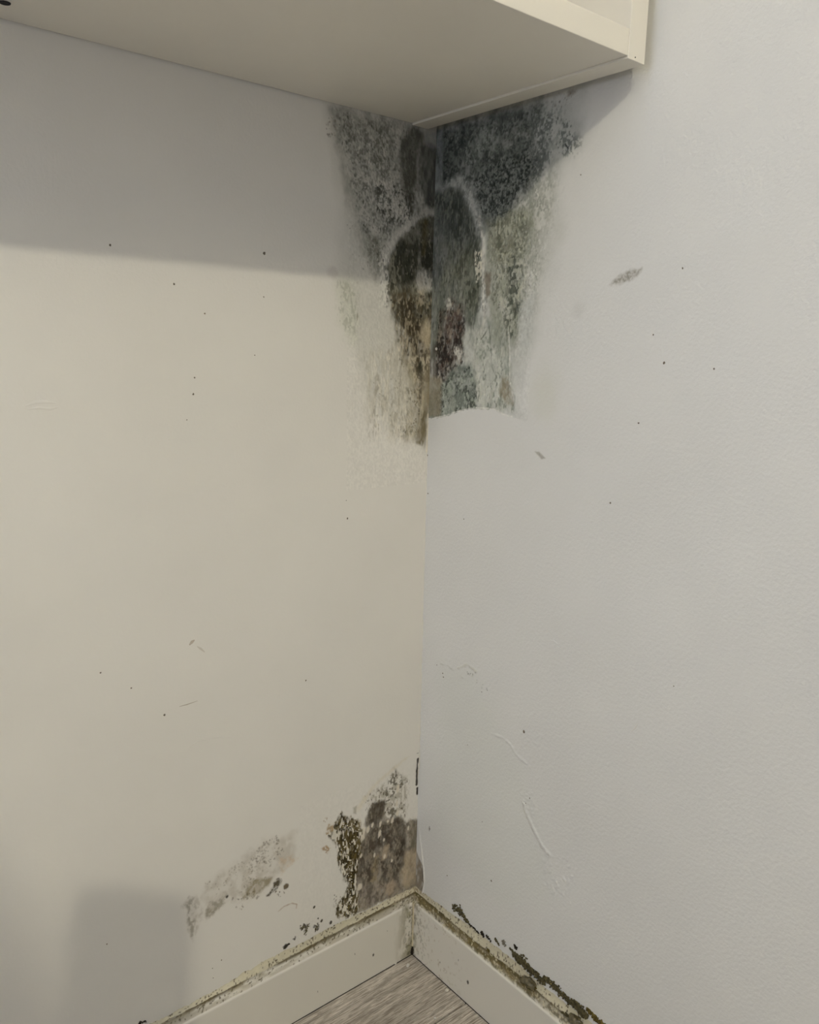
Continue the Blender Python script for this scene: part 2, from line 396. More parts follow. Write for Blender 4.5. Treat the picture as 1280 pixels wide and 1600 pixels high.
WL.blob([(2.5,939.0)][0], 11, 30, (156,146,122), 0.75, 1.2, 0.4, 0.4)
WL.stroke([(12.5,937.2),(12.8,910.7),(17.0,887.9)], [4,4,4], (196,186,162), 0.75, 4, (4,3), (3,0.4,0.45,0.15), 2, 0.6)
WL.poly([(9.0,910.6),(2.2,896.1),(5.0,868.2),(10.9,856.9),(22.4,861.3),(19.4,884.2)], (116,106,78), 0.88, 5, (5,3), (4,0.5,0.42,0.2), 2.5, -0.3)
WL.stroke([(1.1,902.7),(1.3,871.9),(1.7,847.6)], [3,5,3], (228,222,206), 0.9, 2.5, (4,2), None, 2, 0.8)
GD = [(45.8,943.2),(16.6,948.6),(15.0,901.2),(21.5,872.8),(51.0,870.4),(67.9,876.8),(39.7,900.1)]
WL.grain(GD, (72,64,48), 0.85, 9, 2.8, 0.53, 0.06, 1.6, -0.3)
WL.grain(GD, (222,213,190), 0.5, 9, 2.4, 0.57, 0.05, 1.6, 0.4)
WL.dots([(65.6,880.4),(24.9,899.6),(21.8,880.5),(58.2,870.7)], 30, 0.6, 1.4, (58,52,40), 0.9, -0.2, (0.8,2), 0.8)
WL.poly([(54.3,989.0),(27.2,971.9),(17.8,910.8),(26.1,861.5),(43.5,864.3),(38.1,930.1)], (150,140,114), 0.5, 12, (7,7), (5,0.25,0.48,0.18), 2.6)
WL.poly([(125.0,984.3),(50.2,1012.6),(33.8,948.7),(31.2,863.7),(95.9,867.0),(123.9,913.5)], (190,184,166), 0.45, 30, (14,14), (8,0.1,0.5,0.2), 3.2)
WL.grain([(120.6,984.4),(46.6,1012.7),(33.5,939.3),(36.2,865.9),(107.5,876.7)], (158,151,132), 0.5, 24, 2.2, 0.57, 0.06, 3.0, -0.1)
WL.grain([(120.6,984.4),(46.6,1012.7),(33.5,939.3),(36.2,865.9),(107.5,876.7)], (236,231,218), 0.4, 24, 2.4, 0.57, 0.06, 3.0, 0.35)
WL.dots([(104.4,953.5),(57.1,962.5),(61.5,902.7),(102.3,903.9)], 26, 0.5, 1.1, (134,128,110), 0.7, -0.1, (0.8,2), 0.6, 12)
WL.poly([(168.6,1084.3),(141.5,1084.6),(131.9,1010.3),(149.0,1001.2),(164.1,1034.7)], (208,210,194), 0.5, 20, (10,8))
WL.grain([(166.6,1084.5),(133.0,1086.8),(136.4,1018.7),(164.0,1026.3)], (168,170,154), 0.55, 10, 2.2, 0.55, 0.06, 1.8, 0.3)
WL.blob([(134.5,1040.2)][0], 1.6, 5, (150,146,130), 0.7, 0.7, 0.2, 0.9)
WL.blob([(132.7,1036.9)][0], 1.2, 3, (240,238,228), 0.7, 0.7, 0.2, 0.6)
WL.blob([(174.9,1096.1)][0], 8, 8, (176,167,160), 0.3, 1.0)
WL.grain([(101.1,1127.3),(81.1,1131.7),(79.3,1057.6),(95.2,1056.8)], (92,90,80), 0.75, 6, 2.6, 0.53, 0.06, 2, -0.3)
WL.grain([(101.1,1127.3),(81.1,1131.7),(79.3,1057.6),(95.2,1056.8)], (230,228,220), 0.7, 6, 2.4, 0.55, 0.05, 2, 0.4)
WL.noise((0,150,800,1310), 2.6, 0.12, 41, 0.25, 1.3)

# --- right wall, mould under the cabinet
WR.poly([(-8.9,1307.0),(23.7,1304.4),(253.6,1302.8),(264.2,1254.0),(236.0,1217.8),(211.0,1170.5),(205.4,1101.8),(199.0,1038.7),(183.7,984.8),(185.1,914.5),(9.3,896.7)], (186,189,182), 0.62, 40, (24,14), None, 1.5, 0, 0.06)
WR.poly([(152.2,1200.6),(223.4,1199.0),(241.7,1144.8),(221.5,1085.4),(206.8,1022.6),(180.0,989.7)], (192,193,184), 0.5, 44, (20,12), None, 1, 0, 0.06)
WR.poly([(-8.9,1307.0),(199.4,1299.9),(193.0,1273.3),(199.7,1239.6),(193.4,1209.0),(181.7,1192.3),(160.9,1172.9),(129.4,1160.3),(97.7,1165.0),(83.5,1196.2),(54.0,1223.2),(19.4,1226.1),(-5.5,1229.4)], (92,98,92), 0.86, 34, (16,20), (8,0.62,0.43,0.25), 1.2, 0, 0.3)
WR.poly([(-3.3,1304.3),(195.2,1300.8),(190.4,1281.2),(146.6,1286.4),(99.7,1295.2),(59.0,1274.4),(40.3,1235.9),(0.1,1228.7)], (66,72,67), 0.75, 22, (13,12), (9,0.4,0.46,0.22), 1.3, 0, 0.35)
WR.poly([(77.7,1255.1),(137.4,1253.4),(181.7,1253.7),(188.0,1224.9),(155.9,1214.2),(126.8,1200.7),(99.6,1215.4)], (64,71,66), 0.65, 20, (9,12), (6,0.3,0.48,0.16), 1, 0, 0.4)
WR.grain([(40.0,1294.0),(114.2,1290.9),(121.3,1252.1),(71.9,1247.0),(43.9,1268.7)], (166,172,163), 0.6, 16, 2.6, 0.52, 0.07, 1.2, 0.3)
WR.stroke([(154.7,1298.5),(146.3,1291.0),(142.5,1281.1)], [6,7,4], (150,155,150), 0.5, 9, (6,5), (4,0.3,0.45,0.15))
WR.poly([(172.4,1295.0),(230.3,1292.2),(255.6,1266.1),(256.0,1237.7),(225.9,1219.3),(203.3,1218.1),(192.2,1255.7)], (178,182,178), 0.55, 26, (14,12), None, 1, 0, 0.1)
G1 = [(2.4,1299.9),(201.7,1296.5),(207.2,1222.1),(179.4,1193.3),(126.8,1163.7),(91.6,1183.8),(80.4,1205.7),(47.1,1230.8),(14.0,1226.8)]
WR.grain(G1, (56,62,57), 0.62, 16, 2.2, 0.53, 0.06, 1.2, -0.35)
WR.grain(G1, (46,52,48), 0.6, 16, 4.0, 0.56, 0.1, 1.2, -0.35)
WR.grain(G1, (150,156,148), 0.35, 16, 2.0, 0.56, 0.05, 1.2, 0.4)
G2 = [(79.3,1226.3),(114.7,1245.3),(187.6,1245.3),(192.9,1216.6),(170.3,1198.3),(157.5,1173.3),(125.6,1163.9),(96.6,1183.2)]
WR.grain(G2, (38,45,40), 0.75, 10, 2.6, 0.52, 0.05, 1.1, -0.5, (9,6), 0.2, 0.3)
WR.grain(G2, (176,181,173), 0.34, 10, 2.6, 0.55, 0.045, 1.1, 0.5, (9,6), 0.2, 0.3)
WR.dots(G2, 60, 0.7, 1.7, (36,42,38), 0.8, -0.4, (0.7,1.8), 0.8, 10)
WR.stroke([(136.3,1235.7),(145.1,1223.5),(144.5,1214.2),(140.3,1208.4)], [1.5,2.6,2.2,1.2], (40,46,42), 0.85, 2, (3,2))
WR.stroke([(163.0,1208.6),(159.1,1199.7),(153.2,1186.4),(149.2,1177.4),(128.5,1174.9)], [1.5,2.2,2.6,1.6,1], (44,50,46), 0.8, 2, (3,2.5))
WR.stroke([(167.9,1201.7),(159.7,1190.3),(153.4,1183.2)], [4,4,3], (204,206,198), 0.65, 4, (5,3), (3,0.3,0.45,0.15), 1, 0.4)
WR.grain([(185.3,1292.5),(241.7,1271.5),(261.1,1245.3),(254.6,1230.8),(218.7,1233.6),(207.9,1213.0),(185.1,1205.6),(177.6,1250.7)], (92,98,94), 0.75, 14, 2.6, 0.57, 0.05, 1.2, -0.2)
WR.dots([(202.6,1284.7),(241.9,1268.6),(259.3,1244.2),(252.5,1232.6),(214.4,1237.2),(205.6,1216.3),(186.9,1209.9),(179.8,1250.3)], 34, 0.5, 1.3, (84,90,86), 0.75, -0.15, (0.7,2), 0.8, 14)
WR.stroke([(236.9,1244.5),(242.3,1238.5)], 2.0, (44,48,50), 0.9, 1.2, None)
WR.dots([(213.1,1281.3),(251.4,1294.9),(249.0,1301.0),(209.7,1300.0)], 10, 0.8, 2.0, (104,94,82), 0.6)
WR.poly([(237.3,1302.8),(250.7,1303.4),(249.2,1298.2),(237.7,1297.8)], (120,104,86), 0.6, 7, (5,4))
# corner strip
WR.poly([(2.4,1299.9),(14.6,1299.4),(14.7,1269.2),(15.7,1218.0),(6.2,1217.5)], (160,165,164), 0.5, 7, (6,4), (6,0.3,0.46,0.18), 3)
# dark lobe and its pale arc
WR.poly([(-5.1,1220.7),(14.4,1218.2),(38.4,1221.9),(57.4,1207.7),(79.2,1181.8),(96.5,1141.9),(100.7,1091.3),(96.9,1047.1),(88.6,1014.2),(74.4,1035.3),(57.3,1058.5),(35.4,1064.4),(29.1,1023.2),(22.4,986.5),(5.7,976.9)], (88,93,81), 0.88, 13, (10,8), (7,0.66,0.42,0.25), 2.4, 0, 0.3)
WR.poly([(8.9,1217.2),(38.4,1221.9),(57.4,1207.7),(76.7,1182.1),(88.1,1157.6),(60.6,1146.6),(31.4,1147.3),(11.3,1166.6)], (58,64,57), 0.78, 18, (10,9), (7,0.5,0.42,0.22), 1.8, 0, 0.3)
WR.poly([(17.6,1148.5),(94.5,1133.7),(99.4,1091.4),(94.3,1048.9),(75.8,1058.0),(54.2,1093.6),(20.6,1086.4)], (106,106,86), 0.5, 18, (9,9), (6,0.3,0.46,0.18), 2.4)
WR.poly([(71.1,1144.0),(96.5,1141.9),(102.2,1065.8),(92.8,1029.9),(73.2,1058.1)], (70,76,64), 0.6, 12, (8,6), (6,0.3,0.46,0.18), 2.4)
GLb = [(0.9,1211.3),(35.8,1220.5),(84.8,1172.1),(100.7,1091.3),(93.2,1023.0),(57.2,1060.2),(32.9,1059.1),(16.8,986.4),(4.9,1059.9)]
WR.grain(GLb, (50,54,46), 0.55, 8, 2.2, 0.53, 0.06, 2.6, -0.3)
WR.grain(GLb, (164,166,152), 0.38, 8, 2.2, 0.57, 0.05, 2.8, 0.3)
WR.poly([(-4.3,1203.2),(15.6,1192.2),(16.5,1113.3),(13.0,1068.7),(1.6,1069.1)], (132,134,128), 0.5, 8, (6,4), (5,0.3,0.47,0.18), 4)
WR.stroke([(-2.5,1194.2),(-1.2,1132.3),(-0.6,1087.3)], 1.6, (50,52,46), 0.7, 2, (6,2), (6,0.2,0.45,0.15), 4)
WR.stroke([(16.9,1223.0),(32.7,1228.6),(51.2,1226.9),(67.4,1213.1),(83.8,1189.6),(95.0,1168.6)], [3,7,12,14,12,8], (204,206,200), 0.62, 8, (6,7), (3.5,0.25,0.47,0.14), 1.2, 0.5)
WR.stroke([(92.2,1173.8),(102.4,1148.0),(106.6,1117.8),(106.9,1091.0),(107.2,1065.7),(112.3,1041.7),(105.7,1026.4),(94.2,1005.5),(101.3,970.6),(105.9,935.4)], [7,5,7,5,4,5,8,9,8,10], (228,226,218), 0.9, 4.5, (6,3.5), (4,0.72,0.42,0.15), 1.8, 0.8)
WR.grain([(43.1,1233.0),(77.2,1218.4),(102.3,1170.3),(116.4,1056.9),(106.2,1018.6),(80.0,1168.4),(55.0,1204.7)], (58,62,54), 0.42, 6, 2.6, 0.55, 0.05, 1.6, -0.4)
WR.grain([(87.0,1132.6),(102.1,1131.5),(104.7,1086.1),(92.2,1086.6)], (232,228,212), 0.8, 4, 2.2, 0.53, 0.05, 1.6, 0.4, (5,3))
# ragged outer margin
WR.poly([(149.5,1172.6),(185.7,1196.3),(213.5,1221.1),(223.9,1191.5),(210.6,1147.7),(199.5,1094.3),(181.8,1095.3)], (158,161,149), 0.55, 26, (12,12), (8,0.4,0.46,0.22), 1.3, 0, 0.15)
GE = [(153.8,1176.9),(195.2,1214.1),(223.2,1228.5),(228.0,1191.0),(218.1,1131.8),(205.5,1070.4),(189.6,1014.5),(172.9,992.9)]
WR.grain(GE, (142,145,134), 0.45, 40, 2.3, 0.55, 0.06, 1.4, -0.25)
WR.grain(GE, (232,231,225), 0.5, 34, 2.3, 0.55, 0.06, 1.4, 0.35)
WR.grain([(178.5,1299.0),(229.7,1299.4),(242.8,1257.8),(211.4,1221.4),(191.7,1233.4)], (118,123,119), 0.45, 40, 2.6, 0.54, 0.08, 1.2, -0.15)
# olive field right of the arc
WR.poly([(109.9,1165.4),(149.4,1174.2),(184.6,1181.1),(197.7,1149.0),(183.5,1103.1),(177.8,1055.3),(173.7,1014.5),(154.4,989.2),(131.2,1014.3),(117.1,1065.3),(111.1,1124.2)], (140,143,124), 0.74, 18, (10,9), (7,0.55,0.43,0.22), 1.8, 0, 0.2)
WR.poly([(112.3,1165.2),(158.8,1170.0),(165.6,1136.2),(151.6,1105.1),(117.7,1115.4)], (110,110,90), 0.6, 16, (8,9), (5,0.3,0.47,0.16), 1.2)
GO = [(112.1,1169.3),(185.0,1176.5),(187.9,1102.9),(176.0,1014.5),(127.2,1039.8)]
WR.grain(GO, (88,90,76), 0.6, 14, 2.2, 0.54, 0.06, 1.5, -0.35)
WR.grain(GO, (206,206,190), 0.45, 12, 2.3, 0.56, 0.05, 1.5, 0.4)
WR.poly([(108.6,1104.3),(119.8,1102.0),(121.4,1075.3),(113.3,1067.1),(108.2,1091.0)], (124,112,96), 0.75, 5, (6,3))
WR.grain([(150.6,1121.3),(175.7,1119.5),(173.7,1014.5),(150.4,1014.4)], (70,76,66), 0.8, 8, 2.8, 0.55, 0.05, 1.6, -0.5)
WR.blob([(160.0,1083.5)][0], 2.2, 1.6, (46,52,46), 0.85)
WR.poly([(96.8,1048.8),(129.6,1039.8),(133.2,1021.1),(117.1,1002.3),(100.5,984.6),(81.0,1010.7)], (120,128,116), 0.62, 10, (7,7), (5,0.3,0.47,0.18), 2)
# rust-brown heart
WR.poly([(19.1,1057.7),(40.5,1071.3),(67.8,1061.7),(74.2,1014.2),(72.0,982.2),(59.0,974.7),(46.2,957.8),(18.6,945.5),(5.8,975.0),(15.5,1014.0)], (80,70,60), 0.75, 11, (7,8), (5,0.45,0.45,0.2), 1.8, 0, 0.4)
WR.poly([(35.9,1055.5),(57.3,1058.5),(70.2,1040.6),(72.1,1005.3),(58.4,985.5),(39.8,974.1),(26.5,960.8),(17.3,975.3),(29.6,1014.1)], (72,50,40), 0.85, 9, (6,7), (4,0.4,0.45,0.18), 1.6, 0, 0.4)
GR = [(13.6,1056.0),(43.4,1067.7),(70.6,1058.1),(73.4,980.4),(27.0,949.7),(12.3,958.4)]
WR.grain(GR, (32,26,22), 0.85, 8, 2.8, 0.52, 0.06, 1.6, -0.4)
WR.grain(GR, (172,160,142), 0.42, 8, 2.0, 0.60, 0.05, 2.0, 0.5)
WR.poly([(49.4,1003.3),(60.1,1005.2),(68.7,994.6),(66.6,983.8),(55.4,990.8)], (218,214,204), 0.85, 4, (4,4), (2.5,0.2,0.46,0.12), 1.5, 0.5)
WR.poly([(29.7,1068.2),(40.4,1073.1),(43.8,1060.6),(35.9,1055.5)], (210,208,198), 0.85, 4, (4,3), (3,0.35,0.44,0.12), 1.2, 0.5)
WR.blob([(13.3,1000.2)][0], 2.0, 2.0, (232,228,218), 0.9, 0.5, 0.2, 0.5)
WR.poly([(67.2,1023.0),(92.6,1033.4),(108.9,1014.3),(105.7,983.0),(80.3,975.3),(68.9,991.1)], (198,200,190), 0.6, 9, (6,6), (4,0.35,0.46,0.16), 1.4, 0.3)
# grey-green foot
WR.poly([(18.7,943.7),(48.5,967.1),(82.5,982.4),(101.4,968.8),(103.3,935.3),(99.3,915.3),(50.3,902.7),(9.4,893.8),(7.8,929.9)], (98,108,98), 0.86, 10, (8,8), (5,0.55,0.43,0.2), 1.4, 0, 0.3)
GF = [(12.8,947.1),(95.5,982.7),(104.3,917.5),(15.1,896.2)]
WR.grain(GF, (54,60,52), 0.78, 8, 2.5, 0.53, 0.06, 1.3, -0.4)
WR.grain(GF, (182,188,176), 0.6, 8, 2.3, 0.56, 0.05, 1.3, 0.4)
WR.blob([(50.8,921.2)][0], 8, 10, (164,168,158), 0.7, 0.9, 0.5)
WR.poly([(6.4,961.9),(26.6,958.9),(26.3,902.7),(9.2,897.6)], (150,142,122), 0.78, 9, (7,4))
WR.poly([(95.8,1022.9),(130.3,1029.6),(156.5,992.6),(172.9,922.1),(112.3,912.7),(96.7,961.6)], (184,187,176), 0.74, 12, (9,7), (6,0.5,0.45,0.22), 2)
GM = [(95.6,1026.4),(151.7,1031.1),(168.4,955.9),(173.0,920.4),(107.1,914.1)]
WR.grain(GM, (130,135,123), 0.7, 10, 2.5, 0.56, 0.05, 2, -0.3)
WR.grain(GM, (226,226,217), 0.4, 10, 2.3, 0.56, 0.05, 2, 0.4)
WR.stroke([(120.4,1031.4),(125.6,1005.8),(128.5,978.4),(139.2,963.2)], [1.5,1.8,1.6,1], (104,110,100), 0.6, 1.8, (4,2), (5,0.3,0.45,0.15), 3, -0.3)
WR.stroke([(106.4,1014.3),(113.5,1021.2),(115.8,1024.6)], [2.2,2.2,1.5], (80,86,76), 0.75, 1.6, (3,1.5))
WR.poly([(121.3,1056.8),(151.1,1041.1),(163.2,999.4),(142.5,989.0),(126.3,1014.3)], (150,154,142), 0.55, 11, (8,6), (5,0.35,0.46,0.18), 2.4)
WR.poly([(147.3,989.1),(161.3,992.7),(164.1,967.5),(156.0,963.8)], (168,174,164), 0.5, 6, (6,4))
WR.poly([(147.6,965.2),(158.3,965.6),(169.0,945.7),(174.8,929.1),(160.7,928.2),(145.5,941.1)], (142,131,108), 0.78, 6, (5,4), (4,0.5,0.42,0.2), 2)
WR.stroke([(158.1,1022.7),(162.4,992.7),(163.1,964.1),(171.9,937.4)], [1.2,1.6,1.6,1.2], (238,236,228), 0.6, 1.6, (4,1.5), (6,0.3,0.45,0.15), 2, 0.6)
WR.poly([(175.0,1063.5),(199.3,1065.9),(199.1,1006.4),(180.0,989.7)], (198,201,198), 0.5, 18, (10,6))
WR.noise((0,200,900,1310), 2.4, 0.12, 77, 0.3, 1.2)

# fresher paint skin that ends in a torn edge below the mould
WR.poly([(-44.8,885.6),(3.4,896.2),(23.6,899.7),(43.2,904.9),(59.6,909.8),(75.6,914.6),(96.5,918.7),(117.1,918.3),(137.0,919.7),(147.0,916.0),(159.2,914.3),(173.6,911.9),(217.4,905.3),(236.6,792.9),(-39.6,746.7)], CLEAN_R, 1.0, 1.6, (5,1.8), None, 1, 0.0, 0.0)
WR.stroke([(9.2,897.6),(43.2,905.9),(75.5,915.5),(102.9,920.1),(136.9,920.6),(154.4,914.8),(171.2,912.6)], 1.5, (238,236,230), 0.7, 1.4, (4,1.5), None, 1, 0.3)
WR.blob([(226.4,947.0)][0], 22, 30, (212,212,196), 0.35, 1.4, 0.3, 0, 0.0)
WR.blob([(273.1,1049.7)][0], 9, 9, (204,202,198), 0.35, 1.4, 0.3, 0, 0.0)
# scuff, smudges, dents
WR.poly([(316.2,1077.1),(326.4,1085.2),(343.4,1092.0),(359.6,1092.4),(354.4,1084.4),(336.8,1078.2)], (142,136,122), 0.8, 6, (5,2), (2.4,0.45,0.46,0.12))
WR.stroke([(514.4,750.6),(521.4,758.0),(533.5,763.0)], [2,3,4], (236,235,230), 0.8, 1.5, (4,1), None, 1, 1.0)
WR.stroke([(515.3,748.7),(523.1,755.6),(529.8,758.7)], [1,1.5,1], (160,156,146), 0.7, 1.2, (4,1))
WR.poly([(215.5,869.9),(222.1,870.6),(233.6,863.5),(227.1,861.9)], (168,164,152), 0.75, 3, (4,1))
# relief of the lower right wall: lifting skin, wrinkles and ridges
WR.stroke([(228.8,377.0),(234.9,360.0),(250.7,342.0),(268.6,323.5),(285.4,316.7)], [2,3,3.5,3,2], None, 1, 2, (5,2), None, 1, 1.0)
WR.stroke([(226.7,372.0),(232.7,356.9),(248.6,337.9),(266.6,319.4),(280.9,316.2)], 1.4, (160,152,138), 0.55, 1.4, (5,1))
WR.stroke([(160.6,449.5),(183.8,452.8),(201.9,446.3),(207.4,438.8),(232.4,431.8)], [1.5,2.5,3,3,2], None, 1, 2, (6,3), None, 1, 0.9)
WR.stroke([(84.9,526.0),(104.0,538.3),(123.5,534.6),(115.9,524.0)], [2,3,3,2], (206,204,192), 0.6, 2, (5,2), None, 1, 0.9)
WR.stroke([(38.2,519.1),(61.9,522.6),(96.9,513.6)], [1,1,1], (190,188,178), 0.5, 1.5, (5,2), None, 1, 0.5)
WR.dots([(90.5,527.8),(124.9,533.1),(152.8,512.7),(136.1,502.8),(111.8,522.7)], 14, 0.6, 1.1, (90,84,72), 0.8)
WR.stroke([(11.5,421.0),(24.8,406.3)], 1.5, None, 1, 1.5, (5,1), None, 1, 0.8)
WR.stroke([(43.2,409.2),(50.2,392.3)], 1.5, None, 1, 1.5, (5,1), None, 1, 0.8)
WR.dots([(221.2,381.4),(247.9,397.8),(256.6,358.8),(232.7,356.9)], 40, 0.8, 2.0, None, 1, 0.5)
WR.dots([(271.5,317.1),(315.8,331.2),(358.6,331.1),(363.1,277.1),(310.3,259.9),(275.3,264.3)], 150, 0.8, 2.2, None, 1, 0.6, (0.8,2), 0.8, 14)
WR.dots([(200.3,471.3),(259.1,485.1),(262.5,439.2),(228.0,424.0)], 30, 0.8, 1.6, None, 1, 0.4)
WR.poly([(47.3,517.8),(124.9,533.1),(202.1,442.5),(242.4,391.3),(298.7,262.9),(193.2,179.3),(45.1,230.8)], (219,223,212), 0.2, 50, (30,14), None, 1, 0, 0.0)
# corner seam: the right skin laps over the left wall, mould shows through behind it
WR.poly([(-20.3,226.0),(-0.1,226.6),(8.1,188.2),(16.1,154.5),(20.6,125.9),(16.7,99.6),(-14.6,73.8)], (128,116,98), 0.9, 3, (6,1.5), (6,0.6,0.42,0.2), 2, -0.2)
WR.stroke([(3.4,221.3),(11.4,187.6),(19.5,151.6),(22.3,124.5),(18.2,102.9)], [1.5,2,2.5,2,1.5], (236,233,226), 0.8, 1.6, (6,1), None, 2, 1.0)
WR.stroke([(17.7,155.4),(18.7,132.0)], [1,2.4], (60,50,40), 0.85, 1.4, (4,1))
WR.stroke([(-2.1,852.2),(-1.6,732.8),(-0.9,566.7),(-0.3,436.5),(1.0,324.5)], [3,3,3,3,3], (224,218,200), 0.6, 2, (9,1.5))
SLIT = [([(2.0,428.3),(2.1,410.6)], 1.4), ([(0.7,407.9),(1.1,381.2),(2.9,353.5)], 3.6), ([(2.5,340.9),(3.2,320.6)], 1.8), ([(3.8,318.5),(3.0,295.2)], 2.2), ([(1.4,287.8),(1.1,278.4)], 2.0)]
for pts, wd in SLIT:
    WL.stroke(pts, wd * 1.6 + 0.6, (40,32,22), 0.95, 1.6, (4,1.6), None, 2.5, -0.6)
WR.blob([(30.9,229.3)][0], 1.3, 4.0, (60,52,40), 0.85)

# --- left wall, mould above the skirting
WL.poly([(107.4,313.7),(74.7,320.0),(56.2,300.1),(56.8,327.2),(51.9,340.1),(42.5,331.4),(27.3,310.4),(23.5,274.8),(28.1,244.2),(62.8,248.2),(76.6,287.2),(96.9,285.7)], (164,157,138), 0.65, 10, (8,9), (4,0.15,0.5,0.1), 1.5, 0, 0.2)
WL.grain([(107.4,315.9),(72.1,319.1),(49.2,336.9),(24.5,307.2),(25.4,245.5),(70.9,264.9),(102.0,289.8)], (98,91,75), 0.85, 10, 3.0, 0.54, 0.05, 1.6, -0.2, (8,11), 0.2, 0.4)
BODY = [(69.0,292.3),(71.0,269.4),(62.9,252.8),(36.3,249.6),(25.0,231.4),(15.6,238.4),(-1.4,223.7),(-19.3,73.6),(12.9,102.9),(62.2,108.3),(124.4,111.3),(130.1,171.2),(128.3,222.2),(118.6,238.4),(110.0,243.9),(105.5,275.6),(95.8,293.0)]
WL.poly(BODY, (132,122,106), 0.88, 6, (7,5), (9,0.75,0.42,0.25), 1.3, 0, 0.3)
WL.poly([(93.3,295.5),(69.0,292.3),(72.3,265.3),(78.4,249.6),(99.0,262.0),(105.6,277.8)], (74,66,53), 0.82, 8, (7,5), (8,0.75,0.4,0.2), 1.2)
WL.poly([(78.4,251.9),(44.4,252.6),(25.0,231.4),(23.9,195.9),(42.6,184.7),(72.3,206.1),(108.2,211.7),(123.6,235.9),(96.2,247.4)], (66,56,43), 0.85, 16, (9,9), (8,0.5,0.44,0.22), 1.4, 0, 0.35)
WL.poly([(125.8,221.1),(90.5,213.5),(76.9,180.4),(86.8,152.2),(112.4,156.6),(127.8,183.8)], (70,60,46), 0.8, 16, (9,9), (8,0.45,0.44,0.22), 1.4, 0, 0.35)
WL.poly([(77.0,185.1),(42.8,191.8),(24.4,210.2),(25.6,158.8),(44.1,138.2),(76.3,149.9)], (66,58,46), 0.85, 15, (9,8), (8,0.5,0.44,0.22), 1.5, 0, 0.35)
WL.stroke([(27.3,218.4),(32.1,194.5),(39.6,174.1)], [5,7,4], (44,37,28), 0.8, 6, (5,4), (4,0.3,0.45,0.15), 2)
WL.poly([(120.1,164.5),(68.3,144.1),(35.9,137.1),(43.4,111.7),(80.8,114.5),(119.4,113.6)], (122,111,103), 0.55, 16, (10,8), (7,0.4,0.45,0.2))
WL.grain(BODY, (54,46,35), 0.45, 6, 3.2, 0.53, 0.07, 1.8, -0.15)
WL.grain(BODY, (178,167,148), 0.38, 6, 2.8, 0.56, 0.06, 2.0, 0.15)
WL.poly([(23.5,179.2),(3.9,173.6),(-5.5,143.3),(1.9,110.1),(27.1,114.0),(30.8,149.1)], (190,174,148), 0.75, 12, (8,7), (6,0.55,0.42,0.22), 1.8)
WL.poly([(15.5,234.8),(-2.8,223.2),(-7.3,173.8),(6.6,170.0),(15.9,202.2)], (112,106,86), 0.6, 7, (6,4), (4,0.3,0.46,0.15), 2)
WL.poly([(69.7,209.7),(59.2,207.8),(63.9,184.2),(74.4,186.3)], (186,168,144), 0.75, 6, (5,3))
WL.poly([(62.8,137.0),(49.6,140.6),(42.4,125.6),(54.2,111.8),(66.5,122.1)], (182,164,143), 0.7, 7, (5,3))
WL.poly([(90.3,204.3),(81.1,196.0),(82.8,150.5),(95.9,156.2)], (158,143,112), 0.65, 7, (5,5), (3,0.25,0.47,0.15), 2)
for c, rx, rz in (([(53.6,249.2)][0],2.8,5.0), ([(79.4,235.2)][0],2.8,6.6), ([(102.6,252.2)][0],3.6,5.6), ([(112.6,247.1)][0],3.8,13), ([(77.8,252.8)][0],2.4,4.6), ([(62.8,251.6)][0],2.2,2.6),
                  ([(43.2,259.1)][0],3,5), ([(93.9,256.6)][0],2.2,3.8), ([(115.8,211.4)][0],2.8,3.6), ([(88.3,201.2)][0],2.2,3.6), ([(68.0,190.5)][0],2.4,4), ([(19.3,222.2)][0],1.8,4), ([(117.5,156.5)][0],4.5,6.5), ([(45.0,276.9)][0],2.4,6), ([(43.1,302.3)][0],3.4,7), ([(119.1,267.4)][0],2.4,8), ([(53.1,176.2)][0],2,3), ([(70.0,221.3)][0],1.8,3)):
    WL.blob(c, rx, rz, (224,216,200), 0.88, 0.6, 0.4, 0.3, 0.05, 0.15)
# olive flaking patch
OL = [(162.7,288.4),(155.7,300.9),(138.8,285.9),(121.6,275.0),(113.9,252.1),(118.4,220.3),(124.0,175.3),(119.4,113.6),(136.9,112.6),(159.1,123.1),(164.1,145.8),(147.2,153.9),(140.0,166.5),(151.2,193.8),(161.0,220.2),(160.0,242.8),(169.6,260.8),(179.0,271.0)]
WL.poly(OL, (98,84,40), 0.92, 5, (4,7), (5,0.65,0.42,0.1), 1.8, 0.3, 0.4)
WL.poly([(165.0,272.0),(118.9,258.5),(124.7,229.6),(157.6,236.3)], (76,64,24), 0.85, 8, (6,6), (5,0.4,0.43,0.1), 1.6, 0.2, 0.4)
WL.poly([(138.2,232.9),(118.7,240.6),(125.2,175.9),(129.8,146.0),(139.0,195.3)], (84,70,28), 0.8, 7, (6,6), (5,0.4,0.43,0.1), 2, 0.2, 0.4)
WL.grain(OL, (52,43,16), 0.9, 5, 3.4, 0.52, 0.05, 1.6, -0.6, (5,4), 0.2, 0.3)
WL.grain(OL, (226,221,208), 0.95, 5, 3.0, 0.585, 0.03, 2.4, 1.1, (5,4), 0.05, 0.3)
WL.dots([(186.1,305.8),(176.9,308.7),(179.1,296.8),(187.2,293.4)], 5, 0.7, 1.2, (150,116,64), 0.8)
WL.poly([(183.7,277.1),(176.8,289.5),(167.4,288.0),(169.7,273.8),(181.3,274.1)], (160,132,84), 0.8, 4, (4,3), (3,0.2,0.46,0.12), 1.5, 0.4)
WL.poly([(190.5,254.1),(181.3,256.8),(174.2,245.3),(178.9,240.7)], (164,130,78), 0.8, 4, (4,3), (3,0.2,0.46,0.12), 1, 0.4)
WL.poly([(131.7,300.7),(124.5,302.4),(125.5,287.4),(131.6,289.7)], (150,146,130), 0.6, 4, (4,2))
